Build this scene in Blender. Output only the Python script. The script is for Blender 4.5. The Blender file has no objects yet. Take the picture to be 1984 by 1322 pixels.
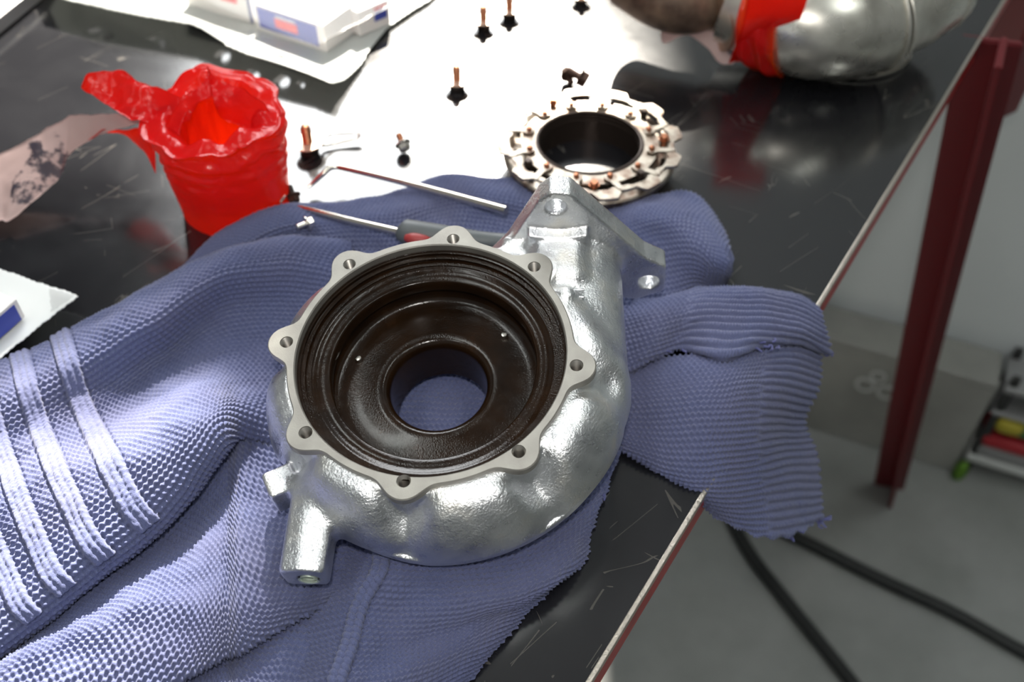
import bpy, bmesh, math, random
import numpy as np
import openvdb as vdb
from mathutils import Vector, Matrix
random.seed(4); rng = np.random.default_rng(4)
S = bpy.context.scene
COL = S.collection
# ------------------------------------------------------------------ camera
F = 1900.0; TH = math.radians(47); CH = 0.40
cam = bpy.data.cameras.new('camera'); cam.sensor_width = 22.2; cam.lens = F/1984*22.2
cam.clip_start = 0.01; cam.clip_end = 50
cam.dof.use_dof = True; cam.dof.focus_distance = 0.43; cam.dof.aperture_fstop = 4.6
co = bpy.data.objects.new('camera', cam); co.location = (0, 0, CH); co.rotation_euler = (math.pi/2-TH, 0, 0)
COL.objects.link(co); S.camera = co
# ------------------------------------------------------------------ world, light, exposure
S.view_settings.view_transform = 'Standard'; S.view_settings.look = 'None'
S.view_settings.gamma = 1; S.view_settings.use_curve_mapping = False
S.view_settings.exposure = 0.0
S.cycles.max_bounces = 8; S.cycles.sample_clamp_indirect = 6; S.cycles.use_denoising = True
w = bpy.data.worlds.new('workshop_ambience'); S.world = w; w.use_nodes = True
w.node_tree.nodes['Background'].inputs[0].default_value = (0.72, 0.80, 0.86, 1)
w.node_tree.nodes['Background'].inputs[1].default_value = 0.5
def light(name, typ, loc, direction, energy, color=(1, 1, 1), **k):
    l = bpy.data.lights.new(name, typ); l.energy = energy; l.color = color
    for a, b in k.items(): setattr(l, a, b)
    o = bpy.data.objects.new(name, l); o.location = loc
    o.rotation_euler = Vector(direction).to_track_quat('-Z', 'Y').to_euler(); COL.objects.link(o); return o
SUN_AZ, SUN_EL = math.radians(0.5), math.radians(40)
sd = Vector((math.sin(SUN_AZ)*math.cos(SUN_EL), math.cos(SUN_AZ)*math.cos(SUN_EL), math.sin(SUN_EL)))
light('sun', 'SUN', (0, 4, 3), -sd, 27.0, (1, .93, .82), angle=math.radians(1.2))
light('camera_flash', 'AREA', (0, 0.0, CH+0.095), (0.0, .72, -.72), 0.62, (1, .97, .93), shape='DISK', size=0.03, spread=math.radians(120))
light('window_daylight', 'AREA', (-.32, 3.35, 2.1), (0.03, -.84, -.5), 140, (.97, .99, 1), shape='RECTANGLE', size=1.9, size_y=1.9)

# ------------------------------------------------------------------ helpers
def ray(px, py):
    dx = px-992.; du = 661.-py
    return np.array([dx, F*math.cos(TH)+du*math.sin(TH), -F*math.sin(TH)+du*math.cos(TH)])/F
def at(px, py, z=0.0):
    r = ray(px, py); t = (z-CH)/r[2]
    return np.array([0, 0, CH])+r*t
def V(p): return Vector([float(a) for a in p])
def empty(name, loc=(0, 0, 0), rot=None):
    o = bpy.data.objects.new(name, None); o.location = loc; o.empty_display_size = .01
    if rot is not None: o.rotation_euler = rot
    COL.objects.link(o); return o
def tag(o, label=None, cat=None, group=None, kind=None):
    if label: o['label'] = label
    if cat: o['category'] = cat
    if group: o['group'] = group
    if kind: o['kind'] = kind
    return o
def link_mesh(name, me, mat, parent=None, smooth=True):
    if mat: me.materials.append(mat)
    if smooth: me.polygons.foreach_set('use_smooth', [True]*len(me.polygons))
    o = bpy.data.objects.new(name, me); COL.objects.link(o)
    if parent: o.parent = parent
    return o
def mesh(name, v, f, mat, parent=None, smooth=True):
    me = bpy.data.meshes.new(name); me.from_pydata([tuple(map(float, p)) for p in v], [], f); me.update()
    return link_mesh(name, me, mat, parent, smooth)
def fast_mesh(name, v, quads, mat, parent=None, attrs=None):
    me = bpy.data.meshes.new(name); v = np.asarray(v, np.float32); q = np.asarray(quads, np.int32)
    me.vertices.add(len(v)); me.vertices.foreach_set('co', v.ravel())
    me.loops.add(q.size); me.loops.foreach_set('vertex_index', q.ravel())
    me.polygons.add(len(q)); me.polygons.foreach_set('loop_start', np.arange(0, q.size, 4, dtype=np.int32))
    me.polygons.foreach_set('use_smooth', np.ones(len(q), bool))
    me.update(calc_edges=True)
    for k, a in (attrs or {}).items():
        at_ = me.attributes.new(k, 'FLOAT', 'POINT'); at_.data.foreach_set('value', np.asarray(a, np.float32).ravel())
    if mat: me.materials.append(mat)
    o = bpy.data.objects.new(name, me); COL.objects.link(o)
    if parent: o.parent = parent
    return o
def grid_quads(nr, nc, keep=None):
    i = np.arange(nr*nc).reshape(nr, nc)
    q = np.stack([i[:-1, :-1], i[:-1, 1:], i[1:, 1:], i[1:, :-1]], -1)
    return q[keep] if keep is not None else q.reshape(-1, 4)
def from_bm(name, bm, mat, parent=None, smooth=False, angle=None):
    me = bpy.data.meshes.new(name); bmesh.ops.recalc_face_normals(bm, faces=bm.faces); bm.to_mesh(me); bm.free()
    o = link_mesh(name, me, mat, parent, smooth)
    if angle: me.set_sharp_from_angle(angle=math.radians(angle))
    return o
def lathe_bm(prof, n=48, closed=False):
    """prof: list of (r, z)"""
    bm = bmesh.new(); rings = []
    for r, z in prof:
        if r < 1e-6: rings.append([bm.verts.new((0, 0, z))])
        else: rings.append([bm.verts.new((r*math.cos(2*math.pi*k/n), r*math.sin(2*math.pi*k/n), z)) for k in range(n)])
    pairs = list(zip(rings, rings[1:]))
    if closed: pairs.append((rings[-1], rings[0]))
    for a, b in pairs:
        for k in range(n):
            k2 = (k+1) % n
            vs = []
            for q in (a[k % len(a)], a[k2 % len(a)], b[k2 % len(b)], b[k % len(b)]):
                if q not in vs: vs.append(q)
            if len(vs) >= 3: bm.faces.new(vs)
    return bm
def lathe(name, prof, mat, parent=None, n=48, closed=False, angle=35, mtx=None):
    bm = lathe_bm(prof, n, closed)
    if mtx is not None: bmesh.ops.transform(bm, matrix=mtx, verts=bm.verts)
    return from_bm(name, bm, mat, parent, True, angle)
def box_bm(sx, sy, sz, bevel=0.0, seg=2, mtx=None):
    bm = bmesh.new(); bmesh.ops.create_cube(bm, size=1); bmesh.ops.scale(bm, vec=(sx, sy, sz), verts=bm.verts)
    if bevel: bmesh.ops.bevel(bm, geom=bm.edges[:], offset=bevel, segments=seg, profile=.5, affect='EDGES')
    if mtx is not None: bmesh.ops.transform(bm, matrix=mtx, verts=bm.verts)
    return bm
def catmull(P, t):
    """P (n,...) control along axis0, t array in 0..n-1"""
    n = len(P); Q = np.concatenate([2*P[:1]-P[1:2], P, 2*P[-1:]-P[-2:-1]])
    i = np.clip(np.floor(t).astype(int), 0, n-2); u = (t-i).reshape((-1,)+(1,)*(P.ndim-1))
    a, b, c, d = Q[i], Q[i+1], Q[i+2], Q[i+3]
    return .5*(2*b+(c-a)*u+(2*a-5*b+4*c-d)*u*u+(3*b-a-3*c+d)*u**3)
def tube(name, pts, rad, mat, parent=None, n=10, sub=6, cap=True, smooth=True):
    P = np.array(pts, float); rad = np.full(len(P), rad) if np.isscalar(rad) else np.array(rad, float)
    if sub > 1:
        t = np.linspace(0, len(P)-1, (len(P)-1)*sub+1); X = catmull(P, t); Rr = catmull(rad[:, None], t)[:, 0]
    else: X, Rr = P, rad
    T = np.gradient(X, axis=0); T /= np.linalg.norm(T, axis=1)[:, None]+1e-12
    up = np.array([0, 0, 1.]) if abs(T[0, 2]) < .9 else np.array([1., 0, 0])
    vs = []
    a = np.cross(T[0], up); a /= np.linalg.norm(a)
    for x, t_, r in zip(X, T, Rr):
        a = a-t_*(a@t_); a /= np.linalg.norm(a)+1e-12; b = np.cross(t_, a)
        for k in range(n):
            q = 2*math.pi*k/n; vs.append(x+r*(a*math.cos(q)+b*math.sin(q)))
    fs = []; m = len(X)
    for i in range(m-1):
        for k in range(n): fs.append((i*n+k, i*n+(k+1) % n, (i+1)*n+(k+1) % n, (i+1)*n+k))
    if cap: fs.append(tuple(range(n-1, -1, -1))); fs.append(tuple((m-1)*n+k for k in range(n)))
    o = mesh(name, vs, fs, mat, parent, smooth)
    if smooth: o.data.set_sharp_from_angle(angle=math.radians(50))
    return o
def poly_prism(name, pts2, z0, z1, mat, parent=None, mtx=None, bevel=0):
    bm = bmesh.new(); vs = [bm.verts.new((x, y, z0)) for x, y in pts2]; f = bm.faces.new(vs)
    r = bmesh.ops.extrude_face_region(bm, geom=[f]); vv = [g for g in r['geom'] if isinstance(g, bmesh.types.BMVert)]
    bmesh.ops.translate(bm, vec=(0, 0, z1-z0), verts=vv)
    if bevel: bmesh.ops.bevel(bm, geom=bm.edges[:], offset=bevel, segments=2, profile=.5, affect='EDGES')
    if mtx is not None: bmesh.ops.transform(bm, matrix=mtx, verts=bm.verts)
    return from_bm(name, bm, mat, parent, False)
def vnoise(x, y, seed=0):
    """smooth value noise, numpy"""
    xi = np.floor(x).astype(int); yi = np.floor(y).astype(int); fx = x-xi; fy = y-yi
    fx = fx*fx*(3-2*fx); fy = fy*fy*(3-2*fy)
    def h(a, b):
        n = np.sin(a*127.1+b*311.7+seed*74.7)*43758.5453; return n-np.floor(n)
    return (h(xi, yi)*(1-fx)+h(xi+1, yi)*fx)*(1-fy)+(h(xi, yi+1)*(1-fx)+h(xi+1, yi+1)*fx)*fy-.5

# ------------------------------------------------------------------ materials
def mat(name, color, rough=.5, metal=0., **k):
    m = bpy.data.materials.new(name); m.use_nodes = True; b = m.node_tree.nodes['Principled BSDF']
    b.inputs['Base Color'].default_value = (*color, 1); b.inputs['Roughness'].default_value = rough
    b.inputs['Metallic'].default_value = metal
    for a, v in k.items():
        b.inputs[a.replace('_', ' ')].default_value = v
    return m
class N:
    def __init__(s, m): s.t = m.node_tree; s.b = s.t.nodes['Principled BSDF']
    def n(s, typ, ins=None, **k):
        x = s.t.nodes.new(typ)
        for a, b in k.items(): setattr(x, a, b)
        for a, b in (ins or {}).items():
            if isinstance(b, bpy.types.NodeSocket): s.t.links.new(b, x.inputs[a])
            else: x.inputs[a].default_value = b
        return x
    def l(s, a, b): s.t.links.new(a, b)
    def coord(s, scale=(1, 1, 1), rot=(0, 0, 0)):
        c = s.n('ShaderNodeTexCoord'); m = s.n('ShaderNodeMapping', {'Vector': c.outputs['Object'], 'Scale': scale, 'Rotation': rot}); return m.outputs[0]
    def ramp(s, fac, stops, interp='LINEAR'):
        r = s.n('ShaderNodeValToRGB', {0: fac}); e = r.color_ramp; e.interpolation = interp
        while len(e.elements) < len(stops): e.elements.new(.5)
        for q, (p, c) in zip(e.elements, stops): q.position = p; q.color = (*c, 1) if len(c) == 3 else c
        return r.outputs[0]
    def noise(s, vec, scale, detail=3, rough=.5, dist=0): return s.n('ShaderNodeTexNoise', {'Vector': vec, 'Scale': scale, 'Detail': detail, 'Roughness': rough, 'Distortion': dist}).outputs[0]
    def bump(s, h, strength, dist, prev=None):
        d = {'Height': h, 'Strength': strength, 'Distance': dist}
        if prev is not None: d['Normal'] = prev
        o = s.n('ShaderNodeBump', d).outputs[0]; return o
    def mix(s, fac, a, b, blend='MIX'):
        x = s.n('ShaderNodeMix', data_type='RGBA', blend_type=blend)
        for i, v in ((0, fac), (6, a), (7, b)):
            if isinstance(v, bpy.types.NodeSocket): s.l(v, x.inputs[i])
            else: x.inputs[i].default_value = v if i == 0 else (*v, 1)
        return x.outputs[2]
    def math(s, op, a, b=0.):
        x = s.n('ShaderNodeMath', operation=op)
        for i, v in ((0, a), (1, b)):
            if isinstance(v, bpy.types.NodeSocket): s.l(v, x.inputs[i])
            else: x.inputs[i].default_value = v
        return x.outputs[0]

# cast, zinc plated metal
M_cast = mat('plated_cast_metal', (.70, .72, .74), .24, 1.)
n = N(M_cast); c = n.coord()
h1 = n.noise(c, 900, 3, .6); h2 = n.noise(c, 260, 3, .55)
bp = n.bump(h2, .38, .0010); bp = n.bump(h1, .75, .0005, bp); n.l(bp, n.b.inputs['Normal'])
n.l(n.ramp(n.noise(c, 60, 4), [(.3, (.70, .71, .74)), (.55, (.82, .83, .84)), (.75, (.88, .85, .79))]), n.b.inputs['Base Color'])
n.l(n.ramp(n.noise(c, 120, 3), [(.35, (.27,)*3), (.7, (.40,)*3)]), n.b.inputs['Roughness'])
M_machined = mat('machined_metal', (.56, .53, .48), .5, .75)
n = N(M_machined); c = n.coord()
n.l(n.bump(n.noise(c, 1500, 2), .25, .0002), n.b.inputs['Normal'])
n.l(n.ramp(n.noise(c, 90, 5), [(.3, (.30, .285, .26)), (.7, (.38, .365, .33))]), n.b.inputs['Base Color'])
M_plate = mat('plated_bracket_metal', (.62, .65, .68), .30, .9)
n = N(M_plate); c = n.coord()
n.l(n.bump(n.noise(c, 700, 3), .35, .0004), n.b.inputs['Normal'])
M_bore = mat('oily_dark_brown_metal', (.020, .010, .005), .17, 0., Coat_Weight=.12, Coat_Roughness=.08, IOR=1.33)
n = N(M_bore); c = n.coord()
n.l(n.ramp(n.noise(c, 45, 5, .6), [(.35, (.008, .004, .002)), (.6, (.015, .007, .003)), (.85, (.034, .016, .008))]), n.b.inputs['Base Color'])
n.l(n.bump(n.noise(c, 1400, 2), .25, .0003), n.b.inputs['Normal'])
n.l(n.ramp(n.noise(c, 160, 4), [(.4, (.14,)*3), (.8, (.28,)*3)]), n.b.inputs['Roughness'])
M_thread = mat('thread_steel', (.50, .47, .43), .3, 1.)
M_steel = mat('bright_steel', (.72, .68, .62), .25, 1.)
M_blade = mat('tool_steel', (.78, .72, .64), .22, 1.)
M_copper = mat('copper_greased_thread', (.42, .17, .09), .35, .9)
M_bronze = mat('dull_bronze_plating', (.72, .52, .40), .45, .55)
M_black = mat('blackened_steel', (.035, .028, .025), .35, .6)
M_rust = mat('rusty_dark_steel', (.06, .030, .02), .55, .4)
M_ring = mat('worn_ring_steel', (.50, .45, .38), .42, 1.)
n = N(M_ring); c = n.coord()
n.l(n.ramp(n.noise(c, 130, 4), [(.35, (.25, .18, .14)), (.6, (.50, .45, .38))]), n.b.inputs['Base Color'])
M_ringdark = mat('sooty_ring_metal', (.05, .035, .028), .4, .7)
M_rubber = mat('black_rubber', (.012, .014, .014), .55)
M_handle = mat('grey_soft_handle', (.085, .095, .10), .5)
M_handlered = mat('red_soft_inset', (.30, .03, .03), .5)
# table sheet
M_table = mat('worn_black_steel_sheet', (.010, .010, .011), .16, 0., IOR=1.75, Specular_IOR_Level=.6)
n = N(M_table); c = n.coord()
smear = n.noise(c, 9, 5, .6, .6)
def scratches(rot, sx, sy, thin, lo, seed):
    c1 = n.coord((1, 1, 1), (0, 0, rot))
    cc = n.n('ShaderNodeMapping', {'Vector': c1, 'Scale': (sx, sy, 1), 'Location': (seed*3.1, seed*7.7, 0)}).outputs[0]
    w_ = n.noise(cc, 1.0, 1, .3); a = n.math('LESS_THAN', n.math('ABSOLUTE', n.math('SUBTRACT', w_, .5)), thin)
    mm = n.n('ShaderNodeMapping', {'Vector': c1, 'Scale': (1, 3, 1), 'Location': (seed, seed*2, seed)}).outputs[0]
    m_ = n.noise(mm, 16, 2, .6)
    return n.math('MULTIPLY', a, n.math('GREATER_THAN', m_, lo))
sc = scratches(.5, 4, 70, .0055, .62, .3)
for r_, sx_, sy_, t_, l_, q_ in ((-.75, 5, 60, .005, .62, .9), (1.25, 4, 80, .0055, .62, 1.7), (2.2, 8, 90, .007, .63, 2.2), (-.2, 18, 120, .010, .66, 3.3), (1.9, 50, 160, .016, .67, 5.1)):
    sc = n.math('MAXIMUM', sc, scratches(r_, sx_, sy_, t_, l_, q_))
n.l(n.mix(sc, (.009, .009, .011), (.065, .06, .055)), n.b.inputs['Base Color'])
n.l(n.ramp(smear, [(.3, (.12,)*3), (.7, (.21,)*3)]), n.b.inputs['Roughness'])
n.l(n.bump(n.noise(c, 300, 2), .03, .0005), n.b.inputs['Normal'])
M_tedge = mat('bare_sheet_edge', (.55, .50, .44), .35, .9)
n = N(M_tedge); c = n.coord(); n.l(n.bump(n.noise(c, 500, 3), .6, .0008), n.b.inputs['Normal'])
M_redpaint = mat('red_painted_steel', (.42, .022, .022), .38)
n = N(M_redpaint); c = n.coord()
n.l(n.ramp(n.noise(c, 60, 5, .65), [(.3, (.26, .012, .014)), (.6, (.45, .028, .026)), (.78, (.5, .2, .17))]), n.b.inputs['Base Color'])
M_redleg = mat('dark_red_painted_steel', (.13, .005, .009), .45)
# wool
def wool(name, col):
    m = mat(name, col, .95, 0., Sheen_Weight=.25, Sheen_Roughness=.5, Specular_IOR_Level=.15)
    n = N(m); c = n.coord()
    fine = n.noise(c, 2600, 2, .6); big = n.noise(c, 22, 4)
    k = n.ramp(fine, [(.3, tuple(x*.72 for x in col)), (.7, tuple(min(1, x*1.3) for x in col))])
    k2 = n.mix(n.ramp(big, [(.4, (0, 0, 0)), (.7, (.5,)*3)]), k, tuple(np.array(col)*np.array([1.25, 1.1, .95])))
    n.l(k2, n.b.inputs['Base Color']); n.l(n.bump(fine, .6, .0005), n.b.inputs['Normal'])
    return m
M_wool = wool('blue_grey_wool', (.098, .113, .220))
M_woolcut = wool('frayed_yarn', (.09, .10, .26))
def film(name, col, rough, translucent, tcol=None, bumpscale=None, thin=0.):
    m = mat(name, col, rough); n = N(m)
    out = m.node_tree.nodes['Material Output']
    tr = n.n('ShaderNodeBsdfTranslucent', {'Color': (*(tcol or col), 1)})
    mx = n.n('ShaderNodeMixShader', {0: translucent, 1: n.b.outputs[0], 2: tr.outputs[0]}); last = mx.outputs[0]
    if thin:
        tp = n.n('ShaderNodeBsdfTransparent'); mx2 = n.n('ShaderNodeMixShader', {0: thin, 1: last, 2: tp.outputs[0]}); last = mx2.outputs[0]
    n.l(last, out.inputs[0])
    if bumpscale:
        c = n.coord(); b = n.bump(n.noise(c, bumpscale, 3, .5, .8), .5, .003); n.l(b, n.b.inputs['Normal'])
    return m
M_tape = film('red_plastic_tape', (.78, .008, .012), .22, .5, (1, .16, .015), 90)
M_tapeback = film('pale_tape_backing', (.55, .40, .38), .5, .2, (.9, .6, .55))
n = N(M_tapeback); c = n.coord()
dirt = n.math('MULTIPLY', n.noise(c, 75, 4, .7), n.ramp(n.noise(c, 22, 2), [(.52, (0, 0, 0)), (.60, (1, 1, 1))]))
n.l(n.mix(n.ramp(dirt, [(.42, (0, 0, 0)), (.52, (1, 1, 1))]), (.55, .40, .38), (.03, .03, .05)), n.b.inputs['Base Color'])
M_bag = film('white_plastic_sleeve', (.66, .68, .66), .3, .3, (.7, .72, .7))
M_clear = film('clear_sleeve_film', (.12, .12, .12), .15, .05, (.2, .2, .2), None, .90)
M_card = mat('white_carton', (.80, .78, .76), .6)
M_blue = mat('blue_print', (.045, .07, .40), .5)
M_redprint = mat('red_print', (.75, .05, .06), .5)
M_navy = mat('navy_print', (.02, .04, .2), .5)
# stainless
M_pipe = mat('brushed_stainless', (.50, .48, .43), .28, .88)
n = N(M_pipe); c = n.coord()
n.l(n.ramp(n.noise(c, 30, 4, .6), [(.3, (.52, .50, .44)), (.6, (.78, .76, .69)), (.8, (.88, .85, .77))]), n.b.inputs['Base Color'])
n.l(n.ramp(n.noise(c, 45, 3), [(.3, (.2,)*3), (.7, (.38,)*3)]), n.b.inputs['Roughness'])
M_brown = mat('heat_stained_metal', (.17, .11, .08), .5, .6)
n = N(M_brown); c = n.coord(); n.l(n.ramp(n.noise(c, 60, 5, .6), [(.35, (.10, .065, .05)), (.65, (.26, .18, .13))]), n.b.inputs['Base Color'])
M_tan = mat('tan_metal_collar', (.55, .42, .32), .35, .9)
# background
M_floor = mat('grey_painted_concrete', (.17, .18, .17), .6)
n = N(M_floor); c = n.coord(); n.l(n.ramp(n.noise(c, 7, 5, .6), [(.3, (.24, .25, .24)), (.7, (.34, .35, .34))]), n.b.inputs['Base Color'])
M_wall = mat('white_painted_wall', (.70, .74, .75), .5)
M_greybox = mat('grey_sheet_box', (.20, .20, .185), .5)
n = N(M_greybox); c = n.coord(); n.l(n.ramp(n.noise(c, 12, 4), [(.3, (.28, .28, .26)), (.7, (.36, .36, .33))]), n.b.inputs['Base Color'])
M_dark = mat('dark_steel', (.03, .03, .03), .5)  # even dark tone of the rack posts
M_room = mat('dark_workshop_wall', (.045, .045, .045), .8)
M_room2 = mat('light_workshop_wall', (.27, .275, .27), .8)
M_white = mat('white_enamel', (.6, .62, .6), .4)
M_green = mat('green_plastic', (.03, .16, .06), .5)
M_lime = mat('lime_plastic', (.12, .27, .02), .5)
M_yellow = mat('yellow_plastic', (.45, .38, .04), .5)
M_redp = mat('red_plastic', (.4, .02, .03), .4)
M_greymetal = mat('grey_steel', (.33, .33, .33), .4, .3)
M_tray = mat('grey_powder_coat', (.22, .22, .23), .45)

# ------------------------------------------------------------------ the room
FZ = -.90
def plane_struct(name, c, m):
    o = mesh(name, c, [tuple(range(len(c)))], m, None, False); o['kind'] = 'structure'; return o
def slab(name, c, t, m):
    c = [Vector(p) for p in c]; nn = (c[1]-c[0]).cross(c[2]-c[0]).normalized()*t
    k = len(c); v = c+[p-nn for p in c]
    f = [tuple(range(k)), tuple(range(2*k-1, k-1, -1))]+[(i, i+k, (i+1) % k+k, (i+1) % k) for i in range(k)]
    o = mesh(name, v, f, m, None, False); o['kind'] = 'structure'; return o
slab('floor', [(-2.6, -1.6, FZ), (2.6, -1.6, FZ), (2.6, 3.8, FZ), (-2.6, 3.8, FZ)], .05, M_floor)
# line of the grey box front: through (.499,1.013) and (.735,.913)
bu = np.array([.9215, -.3884, 0]); bn = np.array([-.3884, -.9215, 0])      # along, towards the room
b0 = np.array([.499, 1.013, 0])
def bp_(a, off, z): return b0+bu*a-bn*off+np.array([0, 0, z])
# right wall (behind box): plane offset .075
slab('wall_right', [bp_(-.42, .075, FZ), bp_(1.6, .075, FZ), bp_(1.6, .075, 1.2), bp_(-.42, .075, 1.2)], .06, M_wall)
# back wall with a window opening: pieces around it
WX0, WX1, WZ0, WZ1, WY = -1.25, .17, 1.0, 2.72, 3.2
WXM, WZR, SHADE_BAR = -.105, 2.31, (2.355, 2.435)      # right pane lowered to shape the sunlight; bar added as unseen sun block
for k, (a, b, c_, d) in enumerate([(-2.6, WX0, FZ, 3.4), (WX1, 2.6, FZ, 3.4), (WX0, WX1, FZ, WZ0), (WX0, WXM, WZ1, 3.4), (WXM, WX1, WZR, 3.4), (WX0, WXM, *SHADE_BAR)]):
    bm = box_bm(b-a, .12, d-c_, mtx=Matrix.Translation(((a+b)/2, WY+.06, (c_+d)/2)))
    from_bm(['wall_back_left', 'wall_back_right', 'wall_back_lower', 'wall_back_upper', 'wall_back_lintel', 'wall_back_sun_block'][k], bm, M_room)['kind'] = 'structure'
bm = bmesh.new()
for (cx, cz, sx, sz) in [((WX0+WX1)/2, WZ0+.02, WX1-WX0, .04), ((WX0+WXM)/2, WZ1-.02, WXM-WX0, .04), ((WXM+WX1)/2, WZR-.02, WX1-WXM, .04), (WX0+.02, 1.85, .04, 1.70), (WX1-.02, 1.65, .04, 1.3)]:
    b2 = box_bm(sx, .05, sz, mtx=Matrix.Translation((cx, WY+.02, cz))); me = bpy.data.meshes.new('t'); b2.to_mesh(me); b2.free(); bm.from_mesh(me); bpy.data.meshes.remove(me)
from_bm('window_1', bm, M_white)['kind'] = 'structure'
slab('wall_left', [(-2.6, -1.6, FZ), (-2.6, 3.3, FZ), (-2.6, 3.3, 3.4), (-2.6, -1.6, 3.4)], .06, M_room2)
slab('wall_front', [(2.6, -1.6, FZ), (-2.6, -1.6, FZ), (-2.6, -1.6, 3.4), (2.6, -1.6, 3.4)], .06, M_room2)
slab('wall_far_right', [(2.6, 3.3, FZ), (2.6, -1.6, FZ), (2.6, -1.6, 3.4), (2.6, 3.3, 3.4)], .06, M_room2)
slab('ceiling', [(-2.6, -1.6, 3.4), (-2.6, 3.3, 3.4), (2.6, 3.3, 3.4), (2.6, -1.6, 3.4)], .06, M_room2)
for lx, ly in ((-1.5, -1.1), (1.3, -1.1), (-1.0, .8), (1.1, .8)):  # unseen lamps added for ambient fill and streaks on the casting
    light('added_fill_lamp', 'AREA', (lx, ly, 3.3), (0, 0, -1), 18, (.96, 1, .97), shape='RECTANGLE', size=.22, size_y=1.3)

# grey box along the wall
gb = empty('low_grey_cabinet', bp_(.05, .035, FZ)); tag(gb, 'low grey sheet metal cabinet on the floor against the white wall', 'cabinet')
def bbox(name, a0, a1, o0, o1, z0, z1, m, parent=None, origin=None, bevel=.003):
    c0 = bp_((a0+a1)/2, (o0+o1)/2, (z0+z1)/2); ang = math.atan2(bu[1], bu[0])
    mt = Matrix.Translation(V(c0)-(Vector(origin) if origin is not None else Vector()))@Matrix.Rotation(ang, 4, 'Z')
    return from_bm(name, box_bm(abs(a1-a0), abs(o1-o0), abs(z1-z0), bevel, 2, mt), m, parent)
og = gb.location.copy()
bbox('front_panel', -.40, .228, 0, .012, FZ, FZ+.20, M_greybox, gb, og)
bbox('top_panel', -.40, .228, 0, .073, FZ+.20, FZ+.212, M_greybox, gb, og)
bbox('end_panel', .220, .228, .012, .073, FZ, FZ+.20, M_greybox, gb, og)
def mark(cx, cz, r0):
    bm = lathe_bm([(r0*.72, 0), (r0, 0), (r0, .002), (r0*.72, .002)], 24, True)
    p = bp_(cx, -.0025, cz); ang = math.atan2(bu[1], bu[0])
    bmesh.ops.transform(bm, matrix=Matrix.Translation(V(p)-og)@Matrix.Rotation(ang, 4, 'Z')@Matrix.Rotation(math.pi/2, 4, 'X'), verts=bm.verts)
    return from_bm('round_emblem', bm, M_white, gb)
mark(.055, FZ+.140, .015); mark(.088, FZ+.137, .015); mark(.068, FZ+.165, .012)
bbox('emblem_bar', .112, .128, -.002, 0, FZ+.118, FZ+.158, M_white, gb, og, .001)
# rack right of it
rk = empty('low_storage_rack', bp_(.5, .03, FZ)); orr = rk.location.copy(); tag(rk, 'low metal storage rack with two boards beside the grey cabinet', 'rack')
for a in (.240, .9):
    for o in (.005, .065): bbox('post', a, a+.012, o, o+.008, FZ, FZ+.23, M_dark, rk, orr, .001)
bbox('shelf_board', .235, .95, 0, .07, FZ+.035, FZ+.05, M_white, rk, orr)
bbox('shelf_board', .235, .95, 0, .07, FZ+.20, FZ+.212, M_greymetal, rk, orr)
bbox('shelf_board', .235, .95, 0, .07, FZ+.150, FZ+.158, M_greymetal, rk, orr)
def item(name, a0, a1, o0, o1, z0, z1, m, label, cat, bevel=.006):
    o = bbox(name, a0, a1, o0, o1, z0, z1, m, None, None, bevel); tag(o, label, cat); return o
item('green_tray', .255, .62, .01, .06, FZ+.105, FZ+.140, M_green, 'dark green plastic tray on the rack beside the grey cabinet', 'tray')
item('yellow_cloth_pack', .250, .29, -.004, .03, FZ+.118, FZ+.146, M_yellow, 'small yellow pack lying before the green tray on the rack', 'packet', .01)
item('red_case', .245, .60, .0, .06, FZ+.078, FZ+.1, M_redp, 'flat red plastic case under the green tray on the rack', 'case')
item('grey_case', .245, .60, .002, .06, FZ+.051, FZ+.077, M_greymetal, 'flat grey case lowest of the stack on the rack', 'case')
item('lime_bottle', .226, .245, -.022, -.003, FZ+.0, FZ+.045, M_lime, 'lime green plastic bottle on the floor at the cabinet corner', 'bottle', .012)

# ------------------------------------------------------------------ workbench
E0 = np.array([.0322, .1766, 0]); E1 = np.array([.4061, .7581, 0]); ed = (E1-E0)/np.linalg.norm(E1-E0); en = np.array([ed[1], -ed[0], 0])
wb = empty('workbench', (-.2, .5, FZ)); tag(wb, 'heavy workbench with worn black steel top and red painted edge', 'workbench'); wo = wb.location.copy()
a0, a1 = E0-ed*.45, E0+ed*1.15
def prism_world(name, poly, z0, z1, m, parent, o, bevel=0): return poly_prism(name, [(p[0], p[1]) for p in poly], z0, z1, m, parent, Matrix.Translation(-Vector(o)), bevel)
L = 1.15
prism_world('steel_top', [a0, a1, a1-en*L, a0-en*L], -.004, 0, M_table, wb, wo)
prism_world('sheet_edge', [a0+en*.0012, a1+en*.0012, a1-en*.0012, a0-en*.0012], -.0045, .0002, M_tedge, wb, wo, .0004)
prism_world('edge_frame', [a0+en*.0008, a1+en*.0008, a1-en*.04, a0-en*.04], -.022, -.0046, M_redpaint, wb, wo, .0006)
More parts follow.
